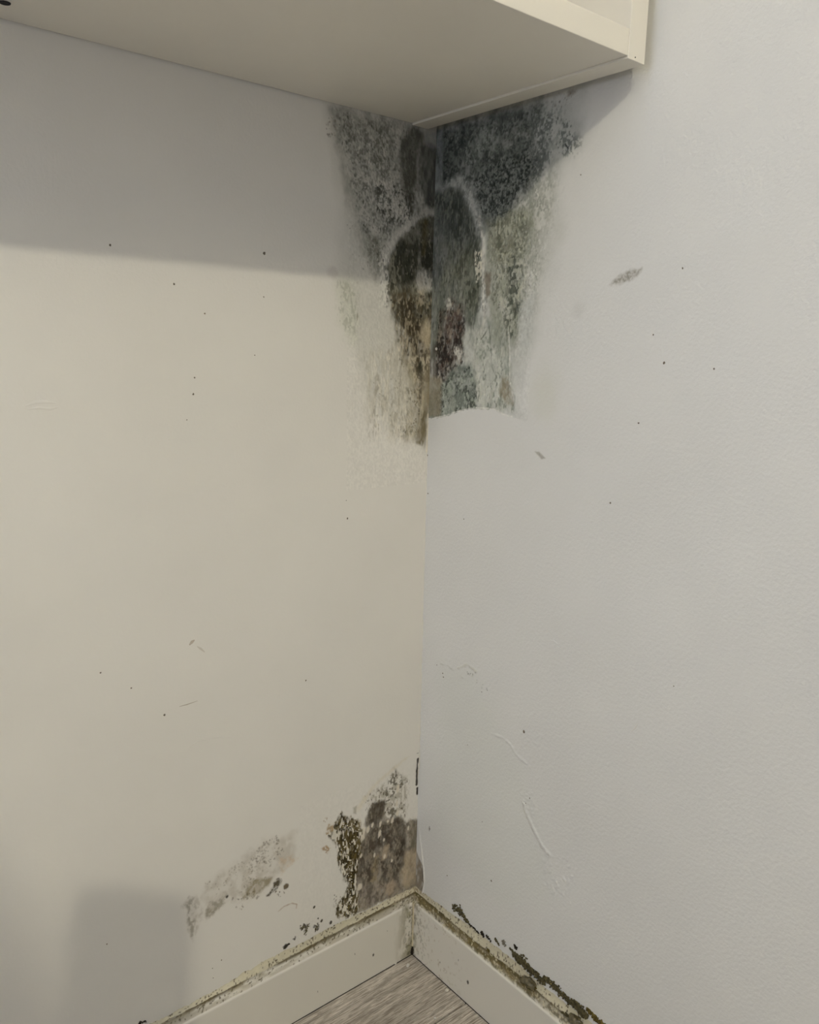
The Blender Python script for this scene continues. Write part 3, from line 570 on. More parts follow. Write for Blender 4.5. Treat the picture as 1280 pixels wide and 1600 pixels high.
WL.dots([(169.0,166.0),(122.2,138.0),(121.9,110.1),(163.9,125.4)], 36, 0.8, 2.0, (84,70,36), 0.85, -0.4, (1,2.2), 0.8)
# faint spread stain
WL.poly([(267.5,303.8),(235.3,299.4),(242.1,259.3),(272.3,239.7),(295.6,224.1),(323.1,226.3),(347.6,240.5),(362.4,229.2),(379.8,222.4),(382.1,240.4),(379.4,271.6),(355.4,281.8),(321.9,293.4),(296.5,304.2)], (172,163,146), 0.44, 18, (12,8), (8,0.25,0.47,0.2), 1.2, 0, 0.2)
WL.dots([(290.4,302.7),(267.5,305.8),(253.9,275.6),(280.5,266.0),(316.1,281.0)], 120, 0.7, 1.4, (128,120,106), 0.7, 0, (0.8,1.6), 0.8, 12)
WL.dots([(379.2,278.4),(321.0,288.1),(269.9,271.9),(291.2,239.7),(361.2,240.6)], 130, 0.7, 1.3, (140,132,114), 0.6, 0, (0.8,1.6), 0.8, 14)
WL.poly([(319.9,238.1),(301.4,252.4),(272.3,242.9),(285.1,228.7),(303.8,224.7),(322.1,228.8)], (142,130,98), 0.8, 8, (7,5), (5,0.4,0.46,0.18))
WL.poly([(378.5,236.7),(368.7,248.0),(353.4,243.1),(349.7,233.4),(363.4,227.7),(378.9,221.0)], (146,138,120), 0.75, 5, (6,4), (4,0.4,0.46,0.15))
WL.poly([(412.9,258.5),(401.7,267.0),(395.5,262.2),(394.4,236.2),(396.1,209.4),(399.3,197.0),(405.0,219.7),(405.0,251.0)], (140,132,116), 0.75, 6, (6,4), (4,0.25,0.47,0.15), 1.5)
WL.poly([(395.3,266.0),(387.1,262.3),(384.2,231.5),(394.3,206.5)], (170,162,148), 0.5, 8, (6,4), (4,0.2,0.47,0.15), 1.5)
WL.poly([(263.6,269.3),(242.1,264.5),(231.1,253.7),(259.5,240.5)], (200,174,138), 0.5, 7, (7,4), (5,0.25,0.46,0.16))
WL.dots([(346.6,242.0),(301.7,232.0),(296.7,219.4),(342.0,229.8)], 22, 0.8, 1.7, (104,94,74), 0.8)
WL.blob([(346.6,243.0)][0], 2.0, 2.2, (46,40,28), 0.95)
WL.dots([(337.2,221.5),(322.2,220.7),(320.4,211.7),(332.4,213.2)], 8, 0.7, 1.3, (150,142,124), 0.7)
WL.poly([(284.2,216.8),(275.7,224.5),(269.2,236.3),(263.8,238.1),(258.5,229.5),(266.1,220.3),(273.6,219.4),(281.1,214.4)], (66,54,26), 0.9, 3, (4,3.5), (3,0.35,0.44,0.1), 1, 0.3)
WL.blob([(252.1,217.2)][0], 4.2, 5.0, (92,74,36), 0.9, 0.5, 0.4, 0.6)
WL.dots([(272.6,218.9),(253.3,212.4),(253.3,199.7),(270.6,205.4)], 10, 0.8, 1.7, (84,68,38), 0.9)
WL.stroke([(265.4,181.9),(255.6,185.8),(242.5,185.1),(233.6,178.9),(234.8,173.0)], [1,1.4,1.4,1.4,1.6], (176,152,130), 0.7, 1.4, (5,0.8), None, 1, 0.5)
WL.poly([(259.4,118.6),(253.9,121.3),(247.3,120.2),(249.5,115.8),(255.1,112.1)], (34,26,16), 0.95, 1.6, (3,1), None, 1, 0.4)
WL.dots([(243.9,124.0),(234.9,127.2),(236.1,120.1)], 4, 0.8, 1.6, (50,40,24), 0.95)
WL.dots([(229.3,143.1),(211.1,136.6),(211.1,125.5),(218.0,117.8),(222.5,120.0),(222.5,131.1),(229.3,130.0)], 24, 1.0, 2.2, (60,48,24), 0.95, 0.4)
WL.dots([(207.6,126.1),(200.7,129.4),(194.8,128.8),(194.8,115.4),(204.1,117.7)], 12, 1.0, 2.2, (60,48,24), 0.95, 0.4)
for c, r in (([(196.0,137.2)][0],1.2), ([(189.6,130.2)][0],2.1), ([(172.3,118.6)][0],2.6), ([(166.2,109.5)][0],1.6), ([(203.0,160.4)][0],1.9), ([(251.8,104.9)][0],1.8)):
    WL.blob(c, r, r * 1.2, (52,42,22), 0.95, 0.4, 0.3, 0.4)
WL.poly([(40.0,384.0),(21.3,380.5),(18.2,366.2),(34.4,373.4)], (212,196,160), 0.6, 6, (5,3))
WL.stroke([(121.9,297.1),(85.1,327.9),(20.5,353.4)], [8,6,4], (214,204,176), 0.4, 8, (10,4))
WL.noise((0,230,100,340), 3.0, 0.05, 99, 0.15, 1.3)

# ------------------------------------------------------------------ walls
WALL_H, WALL_W = 2720.0, 3200.0
def build_wall(name, cv, mat, left):
    V = []; Q = []; K = []; off = 0
    bounds = [p['b'] for p in cv.P]
    ul = sorted(set([0, WALL_W] + [k for b in bounds for k in b[:2]] + list(range(500, 3200, 300))))
    zl = sorted(set([0, WALL_H] + [k for b in bounds for k in b[2:]] + list(range(1400, 2700, 300))))
    U, Z = np.meshgrid(np.array(ul, float), np.array(zl, float))
    q = grid_quads(len(zl), len(ul), 0, not left)
    cu = (U[:-1, :-1] + U[1:, 1:]).ravel() / 2; cz = (Z[:-1, :-1] + Z[1:, 1:]).ravel() / 2
    keep = np.ones(len(cu), bool)
    for b in bounds:
        keep &= ~((cu > b[0]) & (cu < b[1]) & (cz > b[2]) & (cz < b[3]))
    V.append(np.stack([U.ravel(), Z.ravel(), np.zeros(U.size)], 1)); Q.append(q[keep]); K.append(np.ones((U.size, 3)) * cv.base); off = U.size
    for p in cv.P:
        b = p['b']; Up, Zp = p['U'], p['Z']
        fade = sst(0, 4, Up - b[0]) * sst(0, 4, b[1] - Up) * sst(0, 4, Zp - b[2]) * sst(0, 4, b[3] - Zp)
        V.append(np.stack([Up.ravel(), Zp.ravel(), (p['h'] * fade).ravel()], 1)); K.append(p['col'].reshape(-1, 3))
        Q.append(grid_quads(*Up.shape, off, not left)); off += Up.size
    V = np.concatenate(V) / 1000.0
    X = np.stack([-V[:, 0], -V[:, 2], V[:, 1]], 1) if left else np.stack([-V[:, 2], -V[:, 0], V[:, 1]], 1)
    if left:
        pass
    me = grid_mesh(name, X, np.concatenate(Q), np.concatenate(K))
    return ob(name, me, mat, kind='structure')
wall_left = build_wall('wall_left', WL, M_wallL, True)
wall_left['label'] = 'warm white plaster wall with the cabinet shadow and mould near the corner'
wall_right = build_wall('wall_right', WR, M_wallR, False)
wall_right['label'] = 'white rolled paint wall with a dark green mould patch under the cabinet'

# ------------------------------------------------------------------ floor
def wood():
    m, nt, bs = new_mat('grey_oak_laminate')
    tc = nt.nodes.new('ShaderNodeTexCoord')
    oi = nt.nodes.new('ShaderNodeObjectInfo')
    ad = nt.nodes.new('ShaderNodeVectorMath'); ad.operation = 'ADD'
    sc = nt.nodes.new('ShaderNodeVectorMath'); sc.operation = 'SCALE'; sc.inputs['Scale'].default_value = 7
    nt.links.new(oi.outputs['Random'], sc.inputs[0])
    nt.links.new(tc.outputs['Object'], ad.inputs[0]); nt.links.new(sc.outputs['Vector'], ad.inputs[1])
    def noise(scale3, det, rough=0.6):
        mp = nt.nodes.new('ShaderNodeMapping'); mp.inputs['Scale'].default_value = scale3
        mp.inputs['Rotation'].default_value = (0, 0, 0.12)
        nt.links.new(ad.outputs['Vector'], mp.inputs['Vector'])
        n = nt.nodes.new('ShaderNodeTexNoise'); n.inputs['Scale'].default_value = 1; n.inputs['Detail'].default_value = det
        n.inputs['Roughness'].default_value = rough; n.inputs['Distortion'].default_value = 0.6
        nt.links.new(mp.outputs['Vector'], n.inputs['Vector']); return n
    n1 = noise((14, 260, 40), 5); n2 = noise((40, 620, 60), 3, 0.7); n3 = noise((5, 26, 10), 3)
    def ramp(n, a, b, ca, cb):
        r = nt.nodes.new('ShaderNodeValToRGB'); r.color_ramp.elements[0].position = a; r.color_ramp.elements[1].position = b
        r.color_ramp.elements[0].color = (*lin(ca), 1); r.color_ramp.elements[1].color = (*lin(cb), 1)
        nt.links.new(n.outputs['Fac'], r.inputs['Fac']); return r
    r1 = ramp(n1, 0.36, 0.62, (176, 168, 156), (228, 220, 208)); r2 = ramp(n2, 0.40, 0.56, (172, 165, 157), (255, 255, 255)); r3 = ramp(n3, 0.3, 0.7, (215, 212, 208), (255, 255, 255))
    prev = r1
    for r in (r2, r3):
        mx = nt.nodes.new('ShaderNodeMix'); mx.data_type = 'RGBA'; mx.blend_type = 'MULTIPLY'; mx.inputs[0].default_value = 0.8
        nt.links.new(prev.outputs[0] if prev is r1 else prev.outputs[2], mx.inputs[6]); nt.links.new(r.outputs[0], mx.inputs[7]); prev = mx
    nt.links.new(prev.outputs[2], bs.inputs['Base Color'])
    bs.inputs['Roughness'].default_value = 0.5
    b = nt.nodes.new('ShaderNodeBump'); b.inputs['Strength'].default_value = 0.5; b.inputs['Distance'].default_value = 0.0006
    nt.links.new(n2.outputs['Fac'], b.inputs['Height']); nt.links.new(b.outputs['Normal'], bs.inputs['Normal'])
    return m
M_wood = wood()
M_sub = plain('dark_underlay', (48, 44, 40), rough=0.9)
floor = MB().box(-3.2, 0.0, -3.2, 0.0, -0.03, -0.009).build('floor', M_sub, kind='structure')
floor['label'] = 'grey wood laminate floor in front of the white skirting'
PW, PLEN, GAP = 0.192, 1.28, 0.0018
plank_meshes = {}
y1 = 0.038
row = 0
while y1 > -3.1:
    ya, yb = y1, max(y1 - PW, -3.19)
    top = min(ya, -0.0217)
    x1 = 0.62 - 0.41 * (row % 3) - 0.06 * (row % 2)
    while x1 > -3.19:
        xa, xb = min(x1, -0.0217), max(x1 - PLEN, -3.19)
        if xa - xb > 0.02:
            key = (round(xa - xb, 4), round(top - yb, 4))
            if key not in plank_meshes:
                L_, W_ = key
                mb = MB().box(-L_ + GAP / 2, -GAP / 2, -W_ + GAP / 2, -GAP / 2, -0.009, 0.0, 0.0007)
                me = bpy.data.meshes.new('floor_plank'); me.from_pydata(mb.v, [], mb.f); me.update(); me.materials.append(M_wood)
                plank_meshes[key] = me
            o = bpy.data.objects.new('floor_plank', plank_meshes[key]); C.objects.link(o); o.parent = floor; o.location = (xa, top, 0)
        x1 -= PLEN
    y1 -= PW; row += 1

# ------------------------------------------------------------------ skirting boards
T = 22.0
PROF = [(T, 0.9 + k * (95.4 - 0.9) / 62) for k in range(63)] + [(21.6, 96.7), (20.6, 97.6), (19.2, 98.0)] + [(19.2 - k * 0.85, 98.0 + k * 0.04) for k in range(1, 23)]
PROF = np.array(PROF)
ARC = np.concatenate([[0], np.cumsum(np.hypot(*np.diff(PROF, axis=0).T))])
def build_skirting(name, left, s_end, seed, label):
    ss = np.concatenate([np.arange(0, 520, 1.0), np.array([520, 600, 800, 1200, 2000, 3170])])
    S, A = np.meshgrid(ss, ARC)
    nO = PROF[:, 0][:, None] * np.ones_like(S); nZ = PROF[:, 1][:, None] * np.ones_like(S)
    base = lin((222, 218, 208)); col = np.ones(S.shape + (3,)) * base
    def mix(m, c, var=0.25, sc=4.0, asp=1.0):
        nonlocal col
        v = 1 + var * (2 * fbm(S / sc, A / (sc * asp), seed + 91, 3) - 1)
        col = col * (1 - m[..., None]) + (lin(c) * v[..., None]) * m[..., None]
    ledge = A > ARC[64]
    along = fbm(S / 40, A * 0, seed, 3)
    if left:
        mix(ledge * sst(0.22, 0.62, fbm(S / 22, A / 9, seed + 1, 3)) * (0.35 + 0.5 * sst(ARC[64], ARC[-1], A)), (136, 122, 84), 0.35)
        mix(ledge * sst(6, 1, ARC[-1] - A - 4) * 0.85 * sst(0.2, 0.5, along), (92, 80, 50), 0.4)
        mix(ledge * sst(0.66, 0.72, fbm(S / 3.2, A / 3.2, seed + 2, 2)) * 0.8, (88, 78, 50))
        mix(sst(46, 4, S) * sst(0.36, 0.66, fbm(S / 7, A / 16, seed + 3, 3) + 0.12 * sst(50, 10, A)) * ~ledge * 0.75, (132, 124, 88), 0.3)
        mix(sst(26, 3, S) * sst(0.56, 0.66, fbm(S / 3, A / 5, seed + 4, 3)) * 0.8, (88, 84, 52), 0.3)
        mix(sst(5, 1, S) * 0.6, (112, 100, 70))
        spots = [(83, 40, 1.9), (120, 60, 0.9), (55, 70, 0.8), (190, 30, 0.8)]
    else:
        mix(ledge * (0.70 + 0.28 * sst(0.25, 0.55, fbm(S / 18, A / 7, seed + 1, 3))) * sst(ARC[64] - 1, ARC[64] + 6, A + 3 * (2 * fbm(S / 9, A * 0, seed + 8, 3) - 1)) * (1 - 0.45 * sst(255, 300, S)), (118, 104, 66), 0.4)
        mix(ledge * sst(0.5, 0.62, fbm(S / 4, A / 4, seed + 2, 3)) * 0.65, (88, 80, 46), 0.4)
        mix(ledge * sst(5, 0, ARC[-1] - A - 4) * 0.8, (86, 76, 46), 0.4)
        mix(ledge * sst(0.68, 0.74, fbm(S / 2.6, A / 2.6, seed + 12, 2)) * 0.7, (214, 206, 178))
        mix(sst(60, 2, S) * sst(0.60, 0.70, fbm(S / 3, A / 4.5, seed + 3, 2)) * ~ledge * 0.6, (120, 114, 88), 0.3)
        mix(sst(16, 2, S) * sst(0.38, 0.6, fbm(S / 4, A / 12, seed + 4, 3)) * ~ledge * 0.7, (128, 120, 88), 0.3)
        mix(sst(0.73, 0.78, fbm(S / 5, A / 5, seed + 33, 2)) * sst(150, 60, S) * ~ledge * 0.35, (150, 130, 92), 0.3)
        spots = [(135, 38, 2.4), (112, 62, 1.0), (70, 30, 0.9)]
    for (su, sz, sr) in spots:
        mix(sst(1.2, 0.8, np.hypot((S - su) / sr, (A - sz) / (sr * 1.3)) + 0.3 * (fbm(S, A, seed, 2) - 0.5)) * 0.92, (34, 26, 18))
    # relief of the dirt lying on the ledge
    dirt = np.clip((base.mean() - col.mean(-1)) / base.mean(), 0, 1) * ledge
    nZ = nZ + dirt * 1.1 * fbm(S / 2.2, A / 2.2, seed + 5, 3)
    far = 3180.0
    Ureal = nO + S * (far - nO) / far
    V = np.stack([Ureal, nO, nZ], -1).reshape(-1, 3) / 1000
    X = np.stack([-V[:, 0], -V[:, 1], V[:, 2]], 1) if left else np.stack([-V[:, 1], -V[:, 0], V[:, 2]], 1)
    q = grid_quads(S.shape[0], S.shape[1], 0, not left)
    o = ob(name, grid_mesh(name, X, q, col.reshape(-1, 3)), M_base, kind='structure'); o['label'] = label
    return o
baseboard_left = build_skirting('baseboard_left', True, 0, 11, 'white skirting board with a dirty ledge under the warm wall')
baseboard_right = build_skirting('baseboard_right', False, 0, 57, 'white skirting board with a mossy brown ledge under the right wall')

def build_bead(parent, left, seed, top_pts, off_pts, label):
    ss = np.concatenate([np.arange(0, 520, 0.8), np.array([560, 800, 1600, 3170])])
    nt_ = 15
    t = np.linspace(0, 1, nt_)
    S, Tt = np.meshgrid(ss, t)
    top = np.interp(ss, *zip(*top_pts)) + 2.2 * (2 * fbm(ss / 14, ss * 0, seed, 3) - 1) + 0.9 * (2 * fbm(ss / 3, ss * 0, seed + 4, 2) - 1)
    of = np.interp(ss, *zip(*off_pts)) + 1.6 * (2 * fbm(ss / 18, ss * 0 + 3, seed + 9, 3) - 1)
    of = np.maximum(of, 1.5)
    O = of[None, :] * (1 - Tt) ** 1.35 + 0.12
    Z = 98.2 + (top[None, :] - 98.2) * Tt ** 1.15
    bump = 0.35 * (2 * fbm(S / 2.5, Tt * 5, seed + 21, 3) - 1) * np.sin(Tt * math.pi)
    O = O + bump; Z = Z + bump * 0.7
    col = np.ones(S.shape + (3,)) * lin((208, 201, 177))
    col *= (1 + 0.10 * (2 * fbm(S / 7, Tt * 3, seed + 30, 3) - 1))[..., None]
    def mix(m, c):
        nonlocal col
        col = col * (1 - m[..., None]) + lin(c) * m[..., None]
    mix(sst(0.22, 0.02, Tt) * sst(0.25, 0.6, fbm(S / 12, Tt * 2, seed + 44, 3)) * 0.9, (84, 72, 44))       # dark of the crack painted in where the bead meets the ledge
    sp = sst(0.66, 0.76, fbm(S / 2.6, Tt * 4.5, seed + 52, 2)); mix(sp * 0.85, (78, 64, 44))                # mould pinpoints
    mix(0.55 * sst(60, 0, S) * sst(0.4, 0.65, fbm(S / 5, Tt * 4, seed + 61, 3)), (130, 104, 70))
    far = 3180.0
    U = O + S * (far - O) / far
    V = np.stack([U, O, Z], -1).reshape(-1, 3) / 1000
    X = np.stack([-V[:, 0], -V[:, 1], V[:, 2]], 1) if left else np.stack([-V[:, 1], -V[:, 0], V[:, 2]], 1)
    return ob('sealant_bead', grid_mesh('sealant_bead', X, grid_quads(S.shape[0], S.shape[1], 0, not left), col.reshape(-1, 3)), M_bead, parent, label)
build_bead(baseboard_left, True, 301, [(0, 107), (40, 108), (94, 107), (160, 111), (221, 109), (282, 111), (401, 103), (520, 104), (3200, 106)], [(0, 4.5), (96, 4), (190, 2.4), (285, 5.5), (520, 5), (3200, 5)], 'cream sealant bead along the left skirting')
build_bead(baseboard_right, False, 377, [(0, 106), (50, 106), (131, 113), (180, 113), (235, 115), (257, 111), (344, 112), (430, 112), (3200, 108)], [(0, 3), (54, 3), (121, 6), (178, 4.5), (227, 2.5), (315, 4.6), (3200, 5)], 'pale cream sealant bead along the right skirting')

# vertical sealant line and black lumps imitating the dark gap where the two skirting boards meet
mb = MB(); rg = random.Random(4)
zs = [0.0165 + k * 0.0825 / 26 for k in range(27)]
prev = None
for k, z in enumerate(zs):
    wv = 0.0013 + 0.0004 * rg.random() + (0.0005 if k > 22 else 0)
    c = (-T / 1000 - 0.0006 + 0.0003 * rg.random(), -T / 1000 - 0.0006 + 0.0003 * rg.random(), z)
    ring = [(c[0] + wv * math.cos(a), c[1] + wv * math.sin(a), z) for a in [2 * math.pi * j / 8 for j in range(8)]]
    i0 = len(mb.v); mb.v += ring
    if prev is not None:
        mb.f += [(prev + j, prev + (j + 1) % 8, i0 + (j + 1) % 8, i0 + j) for j in range(8)]
    prev = i0
mb.build('joint_sealant', plain('joint_sealant', (205, 194, 165), rough=0.6, var=0.15, scale=200), baseboard_left, True, 'thin pale sealant line down the skirting corner')
mb = MB()
for k in range(16):
    z = 0.002 + 0.0135 * k / 15
    r = 0.0032 * (1 - abs(k / 15 - 0.4) * 1.1) + 0.0006
    mb.lump((-T / 1000 - 0.0006 + rg.uniform(-1, 1) * 0.0008, -T / 1000 - 0.0006 + rg.uniform(-1, 1) * 0.0008, z), max(r, 0.001), rg)
mb.build('dark_gap_fill', M_black, baseboard_left, True, 'black lumps standing for the dark gap at the foot of the skirting corner')  # black colour stands in for the shade inside the open joint

# crusts of mould standing proud of the wall and ledge along the right skirting (points: mm along the wall, mm above the floor)
def crust(parent, name, pts, widths, n, r, mat, seed, label, left=False, depth=2.0, off=0.0):
    rg = random.Random(seed); mb = MB()
    P = [Vector((a, b)) for a, b in pts]
    ln = [(P[i + 1] - P[i]).length for i in range(len(P) - 1)]; tot = sum(ln)
    for k in range(n):
        s = rg.random() * tot; i = 0
        while i < len(ln) - 1 and s > ln[i]: s -= ln[i]; i += 1
        t = min(1, s / max(ln[i], 1e-6)); c = P[i].lerp(P[i + 1], t); wd = widths[i] * (1 - t) + widths[i + 1] * t
        d = (P[i + 1] - P[i]).normalized(); nrm = Vector((-d.y, d.x)); q = c + nrm * rg.gauss(0, 0.3) * wd
        rr = r * rg.uniform(0.55, 1.25) / 1000; dep = (off + rg.random() * depth * 0.6) / 1000
        pos = (-q.x / 1000, -dep, q.y / 1000) if left else (-dep, -q.x / 1000, q.y / 1000)
        mb.lump(pos, rr, rg, (1, 1, 1))
    return mb.build(name, mat, parent, True, label)
crust(wall_right, 'mould_crust', [(93.9,119.4),(105.5,128.7),(117.7,122.4),(131.3,117.0)], [8,12,9,4], 150, 1.5, M_moss, 1, 'dark mould crust at the start of the right skirting')
crust(wall_right, 'mould_crust', [(131.3,115.9),(147.2,115.6)], [2.5,2], 40, 0.9, M_black, 2, None)
crust(wall_right, 'mould_crust', [(147.3,113.4),(154.5,113.4)], [3,3], 16, 0.9, M_black, 3, None)
crust(wall_right, 'mould_crust', [(158.4,118.2),(165.7,114.9)], [4,5], 40, 1.1, M_black, 4, None)
crust(wall_right, 'mould_crust', [(169.6,119.6),(180.8,116.8)], [3,2.5], 34, 1.0, M_black, 5, None)
crust(wall_right, 'mould_crust', [(188.4,126.1),(198.2,121.3)], [3,3], 34, 1.1, M_moss, 6, None)
M_grey = plain('grey_mould', (138, 132, 118), rough=0.9, var=0.4, scale=240, bump=0.6, bscale=900, spec=0.2)
crust(wall_right, 'mould_crust', [(204.1,132.9),(209.8,126.7)], [6,6], 40, 1.2, M_grey, 7, 'grey fluffy mould tuft')
crust(wall_right, 'mould_crust', [(227.2,140.2),(232.6,136.1)], [4,3], 28, 1.2, M_black, 8, None)
crust(wall_right, 'mould_crust', [(218.9,128.3),(225.4,128.2)], [3,3], 20, 1.0, M_moss, 9, None)
crust(wall_right, 'mould_crust', [(225.7,124.0),(239.7,126.8),(253.9,121.3),(273.8,120.0),(288.5,117.5)], [5,13,12,9,6], 520, 1.7, M_moss, 10, 'long dark olive mould crust on the right wall above the skirting', False, 3.0)
crust(wall_right, 'mould_crust', [(285.5,125.9),(304.5,124.5),(318.7,122.0),(327.9,120.4)], [5,9,9,5], 300, 1.5, M_moss, 11, None, False, 2.5)
crust(wall_right, 'mould_crust', [(327.9,120.4),(343.6,121.4),(356.8,120.9),(363.8,115.9)], [6,10,11,8], 330, 1.6, M_moss, 12, 'thick olive mould crust near the bottom edge', False, 3.0)
crust(wall_right, 'mould_crust', [(362.6,130.2),(373.7,125.3),(388.8,122.5),(402.4,120.0)], [4,8,9,8], 240, 1.4, M_moss2, 13, None, False, 2.5)
crust(baseboard_right, 'mould_tuft', [(176.3,100.5),(181.8,100.7)], [5,4], 26, 1.1, M_moss2, 14, 'small olive mould tuft on the sealant', False, 3, 3.0)
crust(baseboard_right, 'mould_crust', [(325.0,99.7),(336.2,101.7)], [3,3], 36, 1.0, M_moss, 15, None, False, 3, 5)
# wet dark beads on the ledge
def wet(name, u, off, rx, ry, rz, seed, label):
    rg = random.Random(seed); bm = bmesh.new(); bmesh.ops.create_icosphere(bm, subdivisions=4, radius=1)
    for v in bm.verts:
        p = v.co; k = 1 + 0.32 * (2 * float(fbm(np.array([p.x * 1.9 + 5 + p.z]), np.array([p.y * 2.6 + p.z * 1.4 + seed]), seed, 3)[0]) - 1)
        v.co = Vector((p.x * ry * k, p.y * rx * k, p.z * rz * k)) / 1000
    me = bpy.data.meshes.new(name); bm.to_mesh(me); bm.free(); me.polygons.foreach_set('use_smooth', np.ones(len(me.polygons), bool))
    o = ob(name, me, M_wet, baseboard_right, label); o.location = (-off / 1000, -u / 1000, 0.1035)
import bmesh
WETU = [(-3.1,262.5),(-4.2,349.6)]
wet('wet_blob', WETU[0][1], 6.5, 14, 7.0, 7.5, 3, 'glossy dark wet blob sitting on the skirting ledge')
wet('wet_blob', WETU[1][1], 6.5, 11, 7.0, 7.5, 8, 'second glossy dark wet blob on the ledge by the bottom edge')
crust(baseboard_right, 'mould_crust', [(WETU[0][1] - 14, 102), (WETU[0][1] + 14, 100)], [4, 4], 60, 1.1, M_moss2, 16, None, False, 6, 2.0)
# black mould flecks on the left wall just above the skirting
crust(wall_left, 'mould_fleck', [(257.2,115.4),(247.3,119.1)], [2.5,2.5], 30, 0.9, M_black, 31, 'black mould fleck above the left skirting', True, 1)
crust(wall_left, 'mould_fleck', [(227.0,135.5),(220.2,134.4)], [4,4], 18, 0.9, M_moss, 32, None, True, 1)
crust(wall_left, 'mould_fleck', [(220.2,121.1),(216.8,130.5),(213.4,135.5)], [3,3,3], 26, 0.9, M_moss, 33, None, True, 1)
crust(wall_left, 'mould_fleck', [(201.8,118.8),(197.2,125.5)], [3,3], 24, 0.9, M_moss, 34, None, True, 1)
crust(wall_left, 'mould_fleck', [(282.1,216.9),(272.5,224.1),(264.9,235.5)], [2,4,2.5], 26, 0.8, M_moss, 35, 'forked dark mould fleck beside the faint stain', True, 1)
crust(wall_left, 'mould_fleck', [(478.4,113.8),(467.2,111.3)], [3,2.5], 30, 1.0, M_black, 36, None, True, 1)
OLP = [(158.0,284.4),(139.9,273.2),(121.4,255.0),(135.9,238.6),(151.6,239.4),(133.1,209.6),(145.2,197.9),(130.1,168.9),(134.8,148.3),(144.5,129.9),(129.4,113.7)]
crust(wall_left, 'mould_crust', OLP, [6,10,8,14,10,14,12,10,10,16,10], 90, 1.2, M_moss2, 37, 'olive brown crumbly mould crust left of the corner', True, 1.2)
M_flake = plain('paint_flake', (226, 219, 200), rough=0.7, var=0.08, scale=120)
crust(wall_left, 'paint_flakes', OLP, [8,12,10,14,12,14,12,12,12,18,12], 70, 1.0, M_flake, 38, 'pale blistered paint flakes among the olive mould', True, 2.0, 0.3)['kind'] = 'stuff'
# single dirt specks on the walls
def specks(parent, left, lst, seed):
    rg = random.Random(seed); mb = MB()
    for (a, b), r in lst:
        c = (-a / 1000, -0.0002, b / 1000) if left else (-0.0002, -a / 1000, b / 1000)
        mb.lump(c, r * 0.8 / 1000, rg, (1, 0.25, 1.1) if left else (0.25, 1, 1.1), 2)
    mb.build('dirt_specks', M_speck, parent, True, 'scattered tiny dirt specks', 'stuff')
specks(wall_left, True, list(zip([(277.2,1110.4),(374.0,958.2),(376.2,938.3),(503.0,612.7),(467.4,584.2),(426.9,537.6),(358.7,1033.8),(396.1,1065.3),(278.7,1057.9),(217.4,531.7),(147.5,759.8),(150.0,786.0),(513.0,250.9),(357.6,147.5),(371.4,141.3),(468.3,1101.6),(292.4,986.0),(385.3,907.8),(370.8,125.5)], [2.0,1.1,1.3,1.2,1.2,1.6,1.2,1.3,1.0,1.3,1.4,0.8,1.0,1.1,0.9,1.4,0.8,0.7,0.8])), 5)
specks(wall_right, False, list(zip([(398.5,989.2),(381.6,1019.9),(371.3,920.2),(340.3,821.3),(85.3,757.1),(223.2,477.4),(50.8,506.4),(52.6,500.6),(36.9,515.5),(137.3,506.2),(32.4,230.1),(77.6,170.0),(174.8,216.1),(-0.2,841.6),(3.8,782.9),(459.5,984.7),(411.7,1089.9),(264.3,1205.7),(150.5,301.8),(240.5,383.5),(234.0,372.5),(446.7,622.9),(112.3,411.4)], [1.6,1.1,1.3,1.3,1.1,2.4,1.2,1.4,0.9,0.9,1.2,1.3,1.8,1.8,1.3,1.2,1.2,1.0,0.9,1.1,1.0,0.9,0.8])), 6)
# smudges and hairlines of the left wall, raised from the paint
def ridge(parent, left, pts, wd, hh, mat, label=None):
    mb = MB(); n = len(pts)
    for i, (a, b) in enumerate(pts):
        p = pts[max(0, i - 1)]; q = pts[min(n - 1, i + 1)]
        d = Vector((q[0] - p[0], q[1] - p[1])).normalized(); nr = Vector((-d.y, d.x)); w_ = wd * (0.35 if i in (0, n - 1) else 1)
        for k, e in ((-1, 0.02), (0, hh), (1, 0.02)):
            u, z = a + nr.x * k * w_ / 2, b + nr.y * k * w_ / 2
            mb.v.append((-u / 1000, -e / 1000, z / 1000) if left else (-e / 1000, -u / 1000, z / 1000))
    for i in range(n - 1):
        for k in range(2):
            mb.f.append((i * 3 + k, i * 3 + k + 1, i * 3 + k + 4, i * 3 + k + 3))
    mb.build('paint_ridge', mat, parent, True, label)
M_ridgeL = plain('paint_ridge', CLEAN_L, rough=0.7, var=0.03); M_smL = plain('faint_smudge', (186, 176, 164), rough=0.8, var=0.08)
ridge(wall_left, True, [(565.9,928.8),(556.1,932.0),(545.1,932.4),(534.6,930.8)], 4, 0.7, M_ridgeL)
ridge(wall_left, True, [(564.9,924.7),(553.2,926.4),(541.6,924.8),(532.2,926.6)], 3, 0.6, M_ridgeL)
ridge(wall_left, True, [(407.1,543.4),(396.7,543.3),(381.8,544.5)], 1.4, 0.3, M_smL)
ridge(wall_left, True, [(398.6,482.4),(384.3,488.8),(369.0,486.9),(350.7,484.1),(334.8,478.4)], 1.2, 0.5, M_ridgeL)
ridge(wall_left, True, [(182.2,470.9),(164.1,472.0)], 1.6, 0.7, M_ridgeL)
ridge(wall_left, True, [(126.5,620.4),(105.3,620.4)], 1.2, 0.6, M_ridgeL)
ridge(wall_left, True, [(390.8,622.6),(387.2,626.1),(383.7,627.9)], 4.5, 0.15, M_smL, 'small grey smudge on the warm wall')
ridge(wall_left, True, [(380.5,618.6),(375.4,614.0),(370.2,608.5)], 3, 0.1, plain('pale_smudge', (208, 202, 192), rough=0.8))
